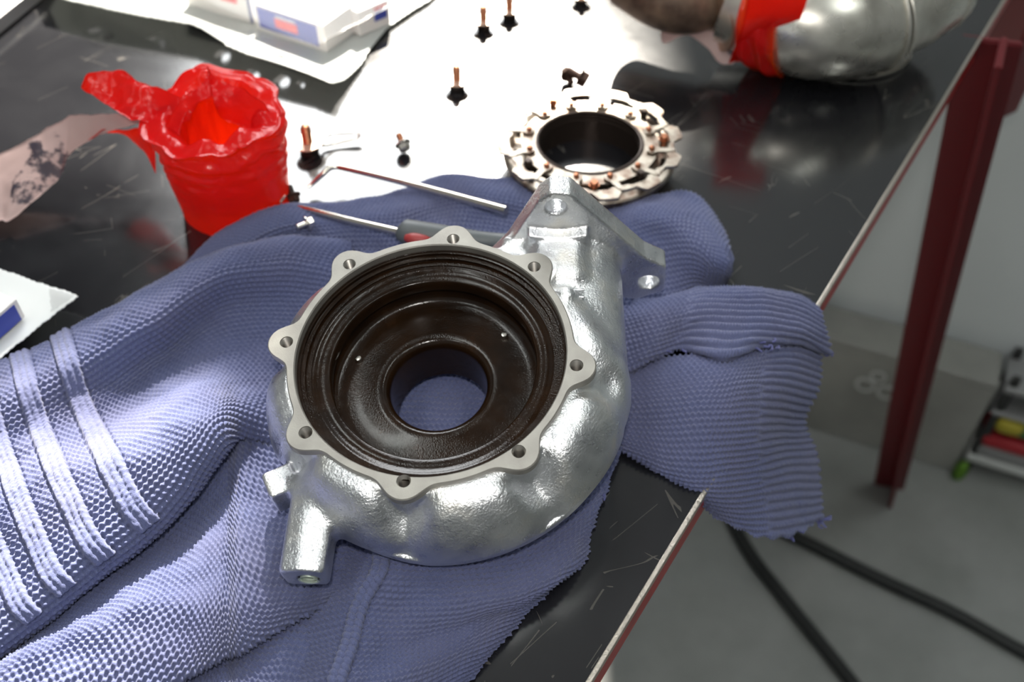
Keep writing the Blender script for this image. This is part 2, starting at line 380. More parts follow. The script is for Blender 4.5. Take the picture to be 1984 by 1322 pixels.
# splayed angle iron leg
lt = np.array([.385, .700, -.01]); lf = np.array([.6073, .8984, FZ]); lt = lt+(lt-lf)*.012
d_ = lf-lt
def leg_bm(w0, w1, t, side):
    bm = bmesh.new(); ax = side/np.linalg.norm(side); dd = d_/np.linalg.norm(d_); nrm = np.cross(dd, ax); nrm /= np.linalg.norm(nrm)
    vs = []
    for p in (lt, lf):
        for s, q in ((w0, 0), (w1, 0), (w1, t), (w0, t)): vs.append(bm.verts.new(V(p+ax*s+nrm*q)-wo))
    for f in ((0, 1, 2, 3), (7, 6, 5, 4), (0, 4, 5, 1), (1, 5, 6, 2), (2, 6, 7, 3), (3, 7, 4, 0)): bm.faces.new([vs[i] for i in f])
    bmesh.ops.bevel(bm, geom=bm.edges[:], offset=.0015, segments=2, affect='EDGES'); return bm
lg = from_bm('leg', leg_bm(-.029, .017, .006, np.array([1., -.25, 0])), M_redleg, wb)
lg2 = from_bm('leg_web', leg_bm(-.048, .003, .006, np.array([.45, 1., 0])), M_redleg, lg)

up_ = at(1972, 40, -.09)
from_bm('upright', box_bm(.05, .05, .20, .002, 2, Matrix.Translation(V(up_)-wo)@Matrix.Rotation(.57, 4, 'Z')), M_redleg, wb)

# cables on the floor
tag(tube('floor_cable', [at(1395, 940, FZ+.01), at(1415, 1000, FZ+.01), at(1455, 1075, FZ+.01), at(1520, 1160, FZ+.01), at(1650, 1322, FZ+.01), at(1800, 1520, FZ+.01)], .0095, M_rubber), 'black cable on the floor running steeply under the hanging cuff', 'cable')
tag(tube('floor_hose', [at(1440, 1000, FZ+.01), at(1540, 1040, FZ+.01), at(1700, 1120, FZ+.01), at(1850, 1190, FZ+.01), at(1984, 1265, FZ+.01), at(2150, 1350, FZ+.01)], .0095, M_rubber), 'black hose crossing the floor towards the right edge of the photo', 'hose')

# ------------------------------------------------------------------ turbine housing
def proj_frame():
    ax, ay = math.radians(-32.8), math.radians(-3.9)
    Rx = Matrix.Rotation(ax, 3, 'X'); Ry = Matrix.Rotation(ay, 3, 'Y'); Rc = Matrix.Rotation(math.radians(43), 3, 'X')
    return Rc@Ry@Rx
RH = proj_frame(); RHn = np.array(RH)
FC = np.array([0, 0, CH])+ray(833, 682)*.432
hs = empty('turbine_housing', V(FC), RH.to_euler())
tag(hs, 'shiny plated cast turbo housing with open dark bore lying on the blue sweater', 'turbo housing')
def loc(px, py, axis, val):
    r = RHn.T@ray(px, py); o = RHn.T@(np.array([0, 0, CH])-FC); return o+r*((val-o[axis])/r[axis])
boss_px = [(878, 463), (1035, 517), (1117, 708), (1005, 875), (782, 932), (592, 838), (555, 663), (677, 512)]
bosses = [loc(x, y, 2, 0)[:2] for x, y in boss_px]
# flange outline
R0 = .0638; RB = .0086; KS = .0065
def smin(a, b, k):
    h = np.clip(.5+.5*(b-a)/k, 0, 1); return b*(1-h)+a*h-k*h*(1-h)
def flange2d(x, y):
    d = np.hypot(x, y)-R0
    for bx, by in bosses: d = smin(d, np.hypot(x-bx, y-by)-RB, KS)
    return d
NA = 720
an = np.linspace(0, 2*np.pi, NA, endpoint=False)
rr = np.linspace(.062, .080, 400)
D = flange2d(np.cos(an)[:, None]*rr, np.sin(an)[:, None]*rr)
ro = np.array([rr[np.where(row < 0)[0][-1]] if (row < 0).any() else R0 for row in D])
ro = (np.roll(ro, 1)+ro+np.roll(ro, -1)+np.roll(ro, 2)+np.roll(ro, -2))/5
prof = [(.0600, -.0042, 0), (.0600, -.0006, 0), (.0605, 0, 0), (-.0005, 0, 1), (0, -.0005, 1), (0, -.0042, 1)]
vs = []
for r_, z_, rel in prof:
    R_ = ro+r_ if rel else np.full(NA, r_)
    vs += [(R_[k]*math.cos(an[k]), R_[k]*math.sin(an[k]), z_) for k in range(NA)]
fs = []
np_ = len(prof)
for i in range(np_):
    j = (i+1) % np_
    for k in range(NA): k2 = (k+1) % NA; fs.append((i*NA+k, i*NA+k2, j*NA+k2, j*NA+k))
fl = mesh('machined_flange', vs, fs, M_machined, hs, True)
# cut holes
bm = bmesh.new()
for bx, by in bosses:
    bmesh.ops.create_cone(bm, cap_ends=True, segments=40, radius1=.00300, radius2=.00300, depth=.02, matrix=Matrix.Translation((bx, by, 0)))
    bmesh.ops.create_cone(bm, cap_ends=True, segments=40, radius1=.0024, radius2=.0038, depth=.0012, matrix=Matrix.Translation((bx, by, .0001)))
cut = from_bm('cutter', bm, None); cut.parent = hs
md = fl.modifiers.new('b', 'BOOLEAN'); md.operation = 'DIFFERENCE'; md.object = cut; md.solver = 'EXACT'; md.use_self = True
dg = bpy.context.evaluated_depsgraph_get(); dg.update()
me = bpy.data.meshes.new_from_object(fl.evaluated_get(dg)); fl.modifiers.clear(); fl.data = me
bpy.data.objects.remove(cut)
me.set_sharp_from_angle(angle=math.radians(30))
# thread liners
pr = []
for k in range(13):
    z = -.0006-k*.0009; pr += [(.00300, z), (.00250, z-.00045)]
pr += [(.00262, -.0125), (0, -.0126)]
for bx, by in bosses:
    lathe('threaded_hole', pr, M_thread, hs, 28, mtx=Matrix.Translation((bx, by, 0)), angle=15)

# casting SDF
VX = .0008
x0, x1, y0, y1, z0, z1 = -.082, .118, -.118, .090, -.064, .034
gx = np.arange(x0, x1, VX, dtype=np.float32); gy = np.arange(y0, y1, VX, dtype=np.float32); gz = np.arange(z0, z1, VX, dtype=np.float32)
X, Y, Z = np.meshgrid(gx, gy, gz, indexing='ij')
r = np.hypot(X, Y); phi = np.arctan2(Y, X)
tt = np.mod(phi-math.pi/2, 2*math.pi)/(2*math.pi)        # 0 at the back, growing to the left, front, right
tk = np.array([0, .25, .5, .75, .80, 1.0])
Rc = np.interp(tt, tk, [.0540, .0575, .0592, .0650, .0600, .0540]).astype(np.float32)
Rt = np.interp(tt, tk, [.0100, .0170, .0248, .0238, .0180, .0100]).astype(np.float32)
bphi = [math.atan2(b[1], b[0]) for b in bosses]
zc = -.0085-Rt
# bulges between the bosses (pockets at the bosses)
near = np.zeros_like(r)
for bp2 in bphi:
    dphi = np.abs(np.mod(phi-bp2+math.pi, 2*math.pi)-math.pi); near = np.maximum(near, np.exp(-(dphi/.13)**2))
bul = (.0062-near*.0125)*np.exp(-((r-(Rc+.010))/.012)**2)*(Z > zc)
d = np.hypot(r-Rc, (Z-zc)*.97)-Rt-bul
def smin_(a, b, k):
    h = np.clip(.5+.5*(b-a)/k, 0, 1); return b+(a-b)*h-k*h*(1-h)
def box3(cx, cy, cz, hx, hy, hz, rad, rot=0., tilt=0.):
    a = X-cx; b = Y-cy; c = Z-cz
    if rot: a, b = a*math.cos(rot)+b*math.sin(rot), -a*math.sin(rot)+b*math.cos(rot)
    qx = np.abs(a)-hx+rad; qy = np.abs(b)-hy+rad; qz = np.abs(c)-hz+rad
    return np.sqrt(np.maximum(qx, 0)**2+np.maximum(qy, 0)**2+np.maximum(qz, 0)**2)+np.minimum(np.maximum(qx, np.maximum(qy, qz)), 0)-rad
def caps(p, q, ra, rb):
    p = np.array(p); q = np.array(q); e = q-p; L2 = e@e
    h = np.clip(((X-p[0])*e[0]+(Y-p[1])*e[1]+(Z-p[2])*e[2])/L2, 0, 1)
    return np.sqrt((X-p[0]-e[0]*h)**2+(Y-p[1]-e[1]*h)**2+(Z-p[2]-e[2]*h)**2)-(ra+(rb-ra)*h)
# outlet tube going back along +y
tubeD = caps((.0655, -.004, -.0320), (.0640, .072, -.0300), .0232, .0222)
d = smin_(d, tubeD, .004)
# central drum and boss columns, following the flange outline
drum2 = flange2d(X[:, :, :1], Y[:, :, :1])
slope = np.clip((-.004-Z)/.05, 0, 1)
drum = np.maximum(np.maximum(drum2+.0003+slope*.012, Z+.0040), -.050-Z)
d = smin_(d, drum, .0045)
# inner base disc
base = np.maximum(np.maximum(r-.058, Z+.036), -.056-Z); d = smin_(d, base, .003)
# outlet plate (rounded triangle) in the xz plane
def poly_sdf(px, pz, pts):
    dd = np.full(px.shape, 1e9, np.float32); s = np.ones(px.shape, np.float32); n_ = len(pts); j = n_-1
    for i in range(n_):
        vi = pts[i]; vj = pts[j]; ex, ez = vj[0]-vi[0], vj[1]-vi[1]; wx = px-vi[0]; wz = pz-vi[1]
        t_ = np.clip((wx*ex+wz*ez)/(ex*ex+ez*ez), 0, 1); dd = np.minimum(dd, (wx-ex*t_)**2+(wz-ez*t_)**2)
        c1 = pz >= vi[1]; c2 = pz < vj[1]; c3 = ex*wz > ez*wx
        flip = (c1 & c2 & c3) | (~c1 & ~c2 & ~c3); s = np.where(flip, -s, s); j = i
    return s*np.sqrt(dd)
PX, PZ = np.meshgrid(gx, gz, indexing='ij')
rp = .0035
pl = [(.0500, .0170), (.0540, .0212), (.0598, .0202), (.0955, -.0265), (.1055, -.0335), (.1060, -.0500), (.0945, -.0565), (.0800, -.0520), (.0200, -.0520), (.0130, -.046), (.0335, -.0170)]
p2 = poly_sdf(PX, PZ, pl)-rp
plate = np.maximum(p2[:, None, :], np.abs(Y-.0755)-.0055)
# relieved web between the rim and the tube
d = smin_(d, plate, .0035)
# apex bolt pad and its fat riser
pad = box3(.0555, .0560, -.0160, .0132, .0140, .0135, .0065); d = smin_(d, pad, .005)
Zs = Z; Z = Z+.0024*np.clip(1-((X-.0555)/.0145)**2, 0, 1)
d = smin_(d, box3(.0555, .0672, -.0100, .0143, .0030, .0112, .0012), .0015); Z = Zs; del Zs
# gusset left of the riser towards the flange
d = smin_(d, box3(.0370, .0640, -.0220, .0090, .0090, .0130, .003), .005)
# small lobe right
# mounting arm towards the front
arm = box3(-.0480, -.0730, -.0265, .0096, .0225, .0085, .0035); 
arm = smin_(arm, caps((-.0480, -.060, -.0245), (-.0480, -.0945, -.0250), .0092, .0082), .002)
arm = np.maximum(arm, -.0945-Y)
d = smin_(d, arm, .007)
d = smin_(d, box3(-.0640, -.0530, -.0280, .0065, .0065, .0085, .0015, .5), .004)
# small round boss beside the flange
d = smin_(d, caps((.0605, .0330, -.012), (.0600, .0335, -.004), .0045, .0035), .004)
# deep pockets in front of the boss columns
for k_ in (1, 2, 3, 4, 5):
    a_ = bphi[k_]; rb_ = math.hypot(*bosses[k_])
    g_ = caps(((rb_+.0145)*math.cos(a_), (rb_+.0145)*math.sin(a_), .004), ((rb_+.0165)*math.cos(a_), (rb_+.0165)*math.sin(a_), -.0125), .0062, .0050)
    if k_ != 1: d = -smin_(-d, g_, .006)
# cuts
rb = np.maximum(r-.0612, -.0335-Z); d = np.maximum(d, -rb)
d = np.maximum(d, -(r-.0238))
for bx, by in bosses: d = np.maximum(d, -np.maximum(np.hypot(X-bx, Y-by)-.0034, -.0132-Z))
d = np.maximum(d, Z+.0040-1e9*((Y > .03) & (X > .02) & (r > .066)).astype(np.float32)-0) if False else d
hole = lambda cx, cz, rad: np.maximum(np.hypot(X-cx, Z-cz)-rad, np.maximum(.058-Y, Y-.09))
for cx, cz in ((.0548, .0145), (.1010, -.0445), (.0235, -.0425)): d = np.maximum(d, -hole(cx, cz, .0050 if cz > 0 else .0052))
d = np.maximum(d, -np.maximum(np.hypot(X-.064, Z+.030)-.0165, .066-Y))
d = np.maximum(d, -np.maximum(np.hypot(X+.0465, Z+.0278)-.0046, np.maximum(-.1-Y, Y+.078)))
G = vdb.FloatGrid(.01); G.copyFromArray(np.ascontiguousarray(np.clip(d, -.01, .01).astype(np.float32)))
pts, quads = G.convertToQuads(0.0)
pts = np.asarray(pts)*VX+np.array([x0, y0, z0])
del X, Y, Z, r, phi, tt, Rc, Rt, near, bul, drum, base, plate, arm, tubeD, d, zc, slope, rb, pad, G
def smooth_pts(P, Q, it=3, lam=.5):
    e = np.concatenate([Q[:, [0, 1]], Q[:, [1, 2]], Q[:, [2, 3]], Q[:, [3, 0]]])
    for k in range(it):
        for L_ in (lam, -.52 if k < it-1 else 0):
            if not L_: continue
            A = np.zeros_like(P); c_ = np.zeros(len(P))
            for a, b in ((0, 1), (1, 0)):
                for ax in range(3): A[:, ax] += np.bincount(e[:, a], P[e[:, b], ax], len(P))
                c_ += np.bincount(e[:, a], minlength=len(P))
            P = P+L_*(A/c_[:, None]-P)
    return P
quads = np.asarray(quads)
pts = smooth_pts(pts, quads, 3)
body = fast_mesh('volute_casting', pts, quads[:, ::-1], M_cast, hs)

# bore lining
lin = [(.0600, -.0042), (.0597, -.0050), (.0588, -.0052), (.0588, -.0068), (.0570, -.0070), (.0570, -.0076), (.0577, -.0078), (.0577, -.0090), (.0548, -.0093), (.0548, -.0101), (.0535, -.0103), (.0528, -.0111), (.0500, -.0112),
       (.0473, -.0110), (.0466, -.0116), (.0466, -.0180), (.0492, -.0184), (.0492, -.0250), (.0486, -.0272), (.0465, -.0285), (.0420, -.0290), (.0340, -.0289), (.0290, -.0284), (.0262, -.0281), (.0242, -.0289), (.0230, -.0306), (.0224, -.0335), (.0224, -.0565), (.0236, -.0570)]
lathe('bore_lining', lin, M_bore, hs, 160, angle=50)
lathe('lining_rim', [(.0604, -.0038), (.0604, -.0041), (.0596, -.0049), (.0596, -.0045)], M_bore, hs, 160, closed=True)
for px, py in ((695, 697), (977, 651)):
    p = loc(px, py, 2, -.028); lathe('locating_pin', [(0, .0022), (.0013, .002), (.0017, .0012), (.0017, -.002)], M_steel, hs, 20, mtx=Matrix.Translation((p[0], p[1], -.0285)))
lathe('arm_thread_insert', [(.0044, .0), (.0036, -.0002), (.0036, -.001), (.0040, -.0016), (.0036, -.0022), (.0040, -.003), (.0036, -.0038), (.0040, -.0046), (.0030, -.006), (0, -.006)], mat('pale_plated_thread', (.70, .78, .68), .25, .6), hs, 32, mtx=Matrix.Translation((-.0465, -.0948, -.0278))@Matrix.Rotation(math.pi/2, 4, 'X'))
# cast marks on the outlet tube
for k, (px, py, ln) in enumerate(((1122, 536, .0052), (1122, 566, .0052), (1122, 549, .0048), (1126, 580, .0036), (1118, 505, .0060), (1124, 596, .003))):
    p = loc(px, py, 2, -.0088)
    from_bm('cast_mark', box_bm(ln, .0011, .0014, .0004, 2, Matrix.Translation((p[0], p[1], -.0072-max(0, (p[0]-.066))*.1))), M_cast, hs, True)

# ------------------------------------------------------------------ blue sweater
sw = empty('knitted_sweater', (0, .35, 0)); tag(sw, 'crumpled blue grey knitted sweater used as a pad under the turbo housing', 'sweater'); so = np.array([0, .35, 0])
def knit_h(u, v, w=.0029, c=.0023):
    x = u/w; fx = np.abs(x-np.floor(x)-.5)*2            # 0 in the middle, 1 at the borders
    leg = np.sin(math.pi*np.clip(fx*.92+.04, 0, 1))**.7
    ph = v/c+fx*.75
    st = .5+.5*np.cos(2*math.pi*ph)
    return leg*(.35+.65*st**.8)
def purl_h(u, v, w=.0029, c=.0031):
    row = np.floor(v/c); x = u/w+.5*(row % 2); fy = v/c-row
    arc = .5+.5*np.cos(2*math.pi*(x))
    yy = fy-.5+.28*(arc-.5)
    return np.clip(1-np.abs(yy)*2.5, 0, 1)**.7*(.45+.55*arc)
def rib_h(u, v, w=.0040):
    return np.abs(np.cos(math.pi*u/w))**.8*(.8+.2*np.cos(2*math.pi*(v/.0016+np.abs(u/w-np.round(u/w))*1.5)))
def piece(name, ctrl, res=.0005, fn='purl', amp=.0022, wob=.0015, seed=0, q=None, holes=None, swap=False, post=None, extra=None):
    C = np.array(ctrl, float); R_, Cc = C.shape[:2]
    W = np.array([[at(*C[i, j]) for j in range(Cc)] for i in range(R_)])
    lr = np.linalg.norm(np.diff(W, axis=0), axis=2).mean(1)+1e-4; lc = np.linalg.norm(np.diff(W, axis=1), axis=2).mean(0)+1e-4
    nr = int(lr.sum()/res)+2; nc = int(lc.sum()/res)+2
    tr = np.interp(np.linspace(0, lr.sum(), nr), np.r_[0, np.cumsum(lr)], np.arange(R_))
    tc = np.interp(np.linspace(0, lc.sum(), nc), np.r_[0, np.cumsum(lc)], np.arange(Cc))
    A = catmull(W, tr); A = catmull(A.transpose(1, 0, 2), tc).transpose(1, 0, 2)
    A[..., 2] += wob*(vnoise(A[..., 0]*38, A[..., 1]*38, seed)+.5*vnoise(A[..., 0]*95, A[..., 1]*95, seed+3))*2
    du = np.linalg.norm(np.diff(A, axis=1), axis=2); dv = np.linalg.norm(np.diff(A, axis=0), axis=2)
    u = np.concatenate([np.zeros((nr, 1)), np.cumsum(du, 1)], 1); v = np.concatenate([np.zeros((1, nc)), np.cumsum(dv, 0)], 0)
    # relax the pattern so that neighbouring threads stay aligned
    u = .35*u+.65*u.mean(0)[None, :]; v = .35*v+.65*v.mean(1)[:, None]
    if swap: u, v = v, u
    TU = np.gradient(A, axis=1); TV = np.gradient(A, axis=0); Nn = np.cross(TV, TU); Nn /= np.linalg.norm(Nn, axis=2)[..., None]+1e-12
    if Nn[..., 2].mean() < 0: Nn = -Nn
    h = {'purl': purl_h, 'knit': knit_h, 'rib': rib_h}[fn](u, v)*amp
    if extra is not None:
        Q = catmull(np.array(q, float), tr); Q = catmull(Q.T, tc).T; h = extra(Q, u, v, h, A)
    h = h*(1+.28*vnoise(A[..., 0]*900, A[..., 1]*900, seed+7))
    P = A+Nn*h[..., None]
    if post is not None: P = post(P, u, v, tr, tc)
    return fast_mesh(name, P.reshape(-1, 3)-so, grid_quads(nr, nc), M_wool, sw)
# layer under the housing
U = []
for y_, zz in ((490, (.012, .020, .022, .022, .020, .016)), (600, (.012, .020, .020, .020, .014, .010)), (700, (.010, .016, .019, .018, .012, .008)), (800, (.008, .014, .018, .016, .008, .006)), (900, (.006, .010, .012, .010, .006, .004)), (1010, (.004, .006, .008, .006, .004, .003))):
    xs = (590, 720, 830, 950, 1090, 1225) if y_ < 900 else ((590, 720, 830, 950, 1080, 1195) if y_ == 900 else (590, 720, 830, 950, 1050, 1140))
    U.append([(x_, y_, z_) for x_, z_ in zip(xs, zz)])
piece('under_layer', U, seed=1, wob=.002)
# back fold
cols = [
 [(335, 545, 0), (337, 543, .008), (360, 560, .010), (400, 590, .006), (430, 630, .003)],
 [(430, 452, 0), (432, 452, .014), (445, 480, .020), (460, 520, .014), (480, 570, .004)],
 [(520, 408, 0), (520, 408, .020), (530, 440, .026), (545, 470, .018), (560, 540, .006)],
 [(640, 399, 0), (640, 399, .014), (645, 425, .022), (650, 450, .022), (660, 540, .006)],
 [(760, 380, 0), (760, 381, .010), (765, 410, .020), (770, 450, .018), (780, 540, .010)],
 [(870, 344, 0), (870, 345, .010), (872, 378, .016), (875, 420, .014), (880, 540, .012)],
 [(960, 352, 0), (960, 353, .010), (965, 385, .020), (968, 430, .012), (970, 540, .014)],
 [(1050, 352, 0), (1050, 353, .008), (1060, 400, .010), (1065, 450, .008), (1070, 540, .012)],
 [(1170, 390, 0), (1170, 392, .006), (1180, 425, .014), (1185, 470, .016), (1180, 560, .008)],
 [(1270, 385, 0), (1270, 385, .010), (1275, 420, .028), (1280, 470, .022), (1285, 600, .006)],
 [(1345, 383, 0), (1348, 384, .010), (1352, 430, .026), (1355, 490, .028), (1350, 568, .004)],
 [(1395, 440, 0), (1398, 450, .010), (1400, 490, .022), (1400, 530, .016), (1390, 562, .000)],
 [(1412, 500, 0), (1416, 505, .006), (1416, 520, .010), (1412, 535, .006), (1400, 552, .000)]]
piece('back_fold', [[cols[j][i] for j in range(len(cols))] for i in range(5)], seed=2)
# left front layer with four ribbed bands
rows_y = [
 [880, 790, 745, 708, 668, 622, 568, 516, 482, 464, 470],
 [880, 790, 745, 708, 668, 622, 568, 516, 482, 464, 470],
 [930, 850, 800, 770, 720, 670, 615, 560, 520, 505, 520],
 [1000, 920, 880, 850, 795, 745, 690, 630, 590, 580, 590],
 [1120, 1040, 975, 915, 855, 795, 742, 700, 670, 660, 660],
 [1230, 1140, 1065, 1000, 930, 855, 800, 765, 742, 740, 745],
 [1330, 1235, 1160, 1088, 1012, 932, 865, 815, 795, 805, 820],
 [1375, 1268, 1198, 1126, 1052, 968, 908, 868, 845, 860, 880],
 [1379, 1272, 1203, 1131, 1057, 973, 913, 873, 850, 866, 888],
 [1390, 1288, 1228, 1178, 1118, 1062, 1016, 988, 965, 965, 970],
 [1405, 1312, 1268, 1236, 1200, 1180, 1168, 1160, 1150, 1130, 1100],
 [1556, 1496, 1436, 1386, 1346, 1306, 1281, 1264, 1254, 1205, 1145],
 [1560, 1500, 1440, 1390, 1350, 1310, 1285, 1268, 1258, 1210, 1152],
 [1700, 1600, 1550, 1500, 1480, 1460, 1440, 1410, 1390, 1370, 1360]]
rows_z = [
 [0, 0, 0, 0, 0, 0, .002, .004, .008, .008, .006],
 [.010, .010, .010, .011, .012, .014, .020, .028, .032, .030, .020],
 [.020, .022, .024, .025, .026, .028, .034, .036, .036, .032, .018],
 [.020, .020, .019, .018, .016, .014, .012, .013, .016, .014, .010],
 [.030, .030, .030, .028, .022, .014, .010, .008, .007, .006, .006],
 [.029, .029, .030, .033, .036, .038, .038, .030, .014, .007, .006],
 [.027, .027, .028, .030, .033, .036, .040, .038, .022, .008, .006],
 [.018, .018, .019, .020, .022, .024, .026, .026, .012, .006, .005],
 [.007, .007, .007, .007, .006, .006, .006, .006, .006, .005, .005],
 [.012, .012, .012, .012, .011, .010, .010, .010, .010, .008, .006],
 [.024, .024, .024, .023, .023, .023, .023, .022, .021, .016, .010],
 [.018, .018, .018, .018, .018, .018, .018, .017, .016, .012, .009],
 [.007, .007, .007, .007, .007, .007, .007, .007, .007, .006, .005],
 [.016, .016, .016, .016, .016, .016, .014, .012, .010, .008, .006]]
X0 = np.array([-330, -190, -90, 0, 90, 180, 280, 370, 460, 560, 680.])
offs = [0, 0, 14, 38, 62, 98, 140, 182, 183, 186, 186, 181, 180, 175]
wgt = np.interp(X0, [190, 480], [1, 0])
rows_y = np.array(rows_y, float)
LP = []; LQ = []
for i in range(14):
    LP.append([(X0[j]+offs[i]*wgt[j], rows_y[i][j], rows_z[i][j]) for j in range(11)]); LQ.append(list(X0))
def bands(Q, u, v, h, A):
    row = np.arange(Q.shape[0])[:, None]/Q.shape[0]
    for c0 in (118, 38, -36, -102):
        dd = (Q-c0)/18.5; m = np.clip((1-np.abs(dd))*6, 0, 1)*(row < .545)
        cord = np.abs(np.cos(math.pi*(Q-c0)/12.))**.6
        hb = .0019+.0010*cord*(.9+.1*np.cos(2*math.pi*(v/.0022+(Q-c0)/24.)))
        h = h*(1-m)+hb*m
        gv = np.exp(-((np.abs(dd)-1.12)/.10)**2)*(row < .545)*.0012; h = h-gv
    return h
piece('front_panel', LP, seed=3, q=LQ, extra=bands, wob=.0018)
# bottom flap with seam
BX = [[600, 690, 780, 880, 980, 1070, 1150, 1195], [655, 740, 830, 920, 1010, 1090, 1150, 1172], [640, 738, 815, 890, 970, 1050, 1115, 1148], [610, 700, 780, 860, 940, 1020, 1090, 1132], [590, 680, 750, 820, 885, 945, 1005, 1052], [565, 655, 715, 775, 830, 880, 935, 975], [540, 630, 685, 735, 780, 820, 865, 900]]
BY = [[1000, 985, 985, 985, 975, 950, 920, 890], [1060, 1058, 1055, 1050, 1030, 1005, 975, 950], [1110, 1105, 1105, 1100, 1090, 1075, 1050, 1010], [1180, 1175, 1175, 1172, 1160, 1145, 1115, 1082], [1260, 1250, 1245, 1235, 1220, 1200, 1175, 1152], [1330, 1322, 1315, 1305, 1290, 1275, 1255, 1238], [1420, 1410, 1400, 1390, 1375, 1360, 1340, 1325]]
BZ = [[.006, .008, .008, .008, .008, .006, .004, .000], [.010, .016, .016, .014, .012, .010, .006, .001], [.006, .020, .019, .017, .015, .012, .008, .001], [.006, .017, .014, .015, .016, .014, .010, .001], [.005, .018, .015, .012, .012, .012, .009, .001], [.006, .018, .018, .018, .016, .013, .009, .001], [.006, .016, .016, .014, .012, .010, .006, .001]]
def frag(P, u, v, tr, tc):
    # ragged free edge
    k = np.linspace(0, 1, P.shape[1])[None, :]; m = np.clip((k-.985)/.015, 0, 1)
    a = .0003*np.sin(v[:, -1:]*2600)+.0010*np.sin(v[:, -1:]*310+1); P[..., 0] += m*a; return P
piece('bottom_flap', [[(BX[i][j], BY[i][j], BZ[i][j]) for j in range(8)] for i in range(7)], seed=4, fn='purl', post=frag)
seam = [at(BX[i][1]-2, BY[i][1], BZ[i][1]+.0012)-so for i in range(1, 7)]
for off in (-.0016, .0016):
    T = catmull(np.array(seam), np.linspace(0, 5, 160)); s_ = np.linspace(0, 60*math.pi, 160)
    P = T+np.c_[off+.0007*np.sin(s_), 0*s_, .0006*np.cos(s_)]
    tube('seam_cord', P+np.array([0, 0, .0012]), .0019, M_wool, sw, 8, 1)
# hanging lower cuff part
H6 = [
 [(1180, 700, .006), (1260, 695, .010), (1340, 685, .016), (1420, 675, .016), (1490, 662, .010), (1545, 655, .002), (1588, 668, -.014)],
 [(1180, 760, .006), (1260, 755, .013), (1340, 750, .022), (1415, 745, .023), (1475, 738, .012), (1530, 736, -.004), (1584, 745, -.030)],
 [(1188, 820, .005), (1262, 825, .010), (1340, 828, .017), (1412, 828, .014), (1468, 825, .000), (1512, 820, -.022), (1557, 815, -.048)],
 [(1198, 862, .004), (1270, 890, .006), (1346, 915, .006), (1415, 912, -.004), (1472, 905, -.020), (1524, 890, -.042), (1578, 875, -.065)],
 [(1215, 878, .002), (1290, 918, .002), (1362, 955, -.002), (1425, 968, -.018), (1482, 962, -.036), (1534, 950, -.056), (1586, 940, -.080)],
 [(1235, 890, .001), (1305, 928, .001), (1385, 1000, -.024), (1434, 1028, -.036), (1490, 1043, -.052), (1545, 1032, -.072), (1590, 1004, -.092)]]
def half_rib(Q, u, v, h, A):
    m = np.clip((Q-3.85)*4, 0, 1)
    return h*(1-m)+rib_h(v, u, .0042)*.0026*m
QH = [[0, 1, 2, 3, 4, 5, 6.]]*6
def frag_r(P, u, v, tr, tc):
    k = np.linspace(0, 1, P.shape[0])[:, None]; m = np.clip((k-.985)/.015, 0, 1)
    P[..., 1] += m*(.0006*np.sin(u[-1:]*2300)+.0010*np.sin(u[-1:]*370)); return P
piece('hanging_cuff', H6, seed=5, q=QH, extra=half_rib, wob=.0015, post=frag_r)
# folded ribbed cuff above it
H5 = [
 [(1200, 575, .004), (1270, 580, .010), (1345, 562, .014), (1420, 562, .016), (1490, 566, .012), (1545, 575, .004), (1580, 598, -.006)],
 [(1200, 600, .008), (1270, 590, .020), (1350, 574, .022), (1425, 572, .024), (1492, 574, .020), (1548, 584, .010), (1586, 606, -.002)],
 [(1195, 640, .010), (1265, 628, .024), (1345, 605, .026), (1420, 600, .026), (1492, 602, .022), (1550, 612, .012), (1593, 632, -.004)],
 [(1190, 690, .010), (1255, 670, .022), (1330, 640, .022), (1408, 640, .025), (1488, 634, .022), (1552, 640, .012), (1600, 658, -.008)],
 [(1190, 735, .009), (1245, 700, .018), (1325, 668, .018), (1400, 692, .024), (1470, 664, .020), (1550, 658, .008), (1606, 684, -.014)],
 [(1190, 745, .006), (1247, 704, .013), (1326, 674, .016), (1400, 694, .018), (1472, 668, .014), (1550, 662, .004), (1604, 686, -.018)]]
def rib_right(Q, u, v, h, A):
    m = np.clip((Q-1.7)*3, 0, 1)
    return h*(1-m)+rib_h(v, u, .0046)*.0028*m
def frag2(P, u, v, tr, tc):
    k = np.linspace(0, 1, P.shape[0])[:, None]; m = np.clip((k-.94)/.06, 0, 1)
    P[..., 2] += m*(.0010*np.sin(u[-1:]*2900)+.0008*np.sin(u[-1:]*1130)); return P
piece('folded_cuff', H5, seed=6, q=QH, extra=rib_right, wob=.001, post=frag2)
# frayed yarn ends
def fray(px, py, z, n_, spread, ln):
    for k in range(n_):
        b = at(px+random.uniform(-spread, spread), py+random.uniform(-6, 6), z)-so
        pts_ = [b]
        a = random.uniform(-1.2, .6)
        for s_ in range(3):
            pts_.append(pts_[-1]+ln*np.array([math.cos(a), math.sin(a), random.uniform(-.5, .5)])); a += random.uniform(-1, 1)
        tube('frayed_yarn', pts_, .0006, M_woolcut, sw, 5, 3)
fray(1585, 1008, -.092, 5, 10, .0022); fray(1530, 1030, -.070, 3, 12, .0016); fray(1602, 684, -.016, 3, 6, .0018); fray(1168, 962, .003, 2, 4, .0011)
fray(1470, 668, .020, 8, 35, .0013); fray(1300, 676, .018, 4, 30, .0011)

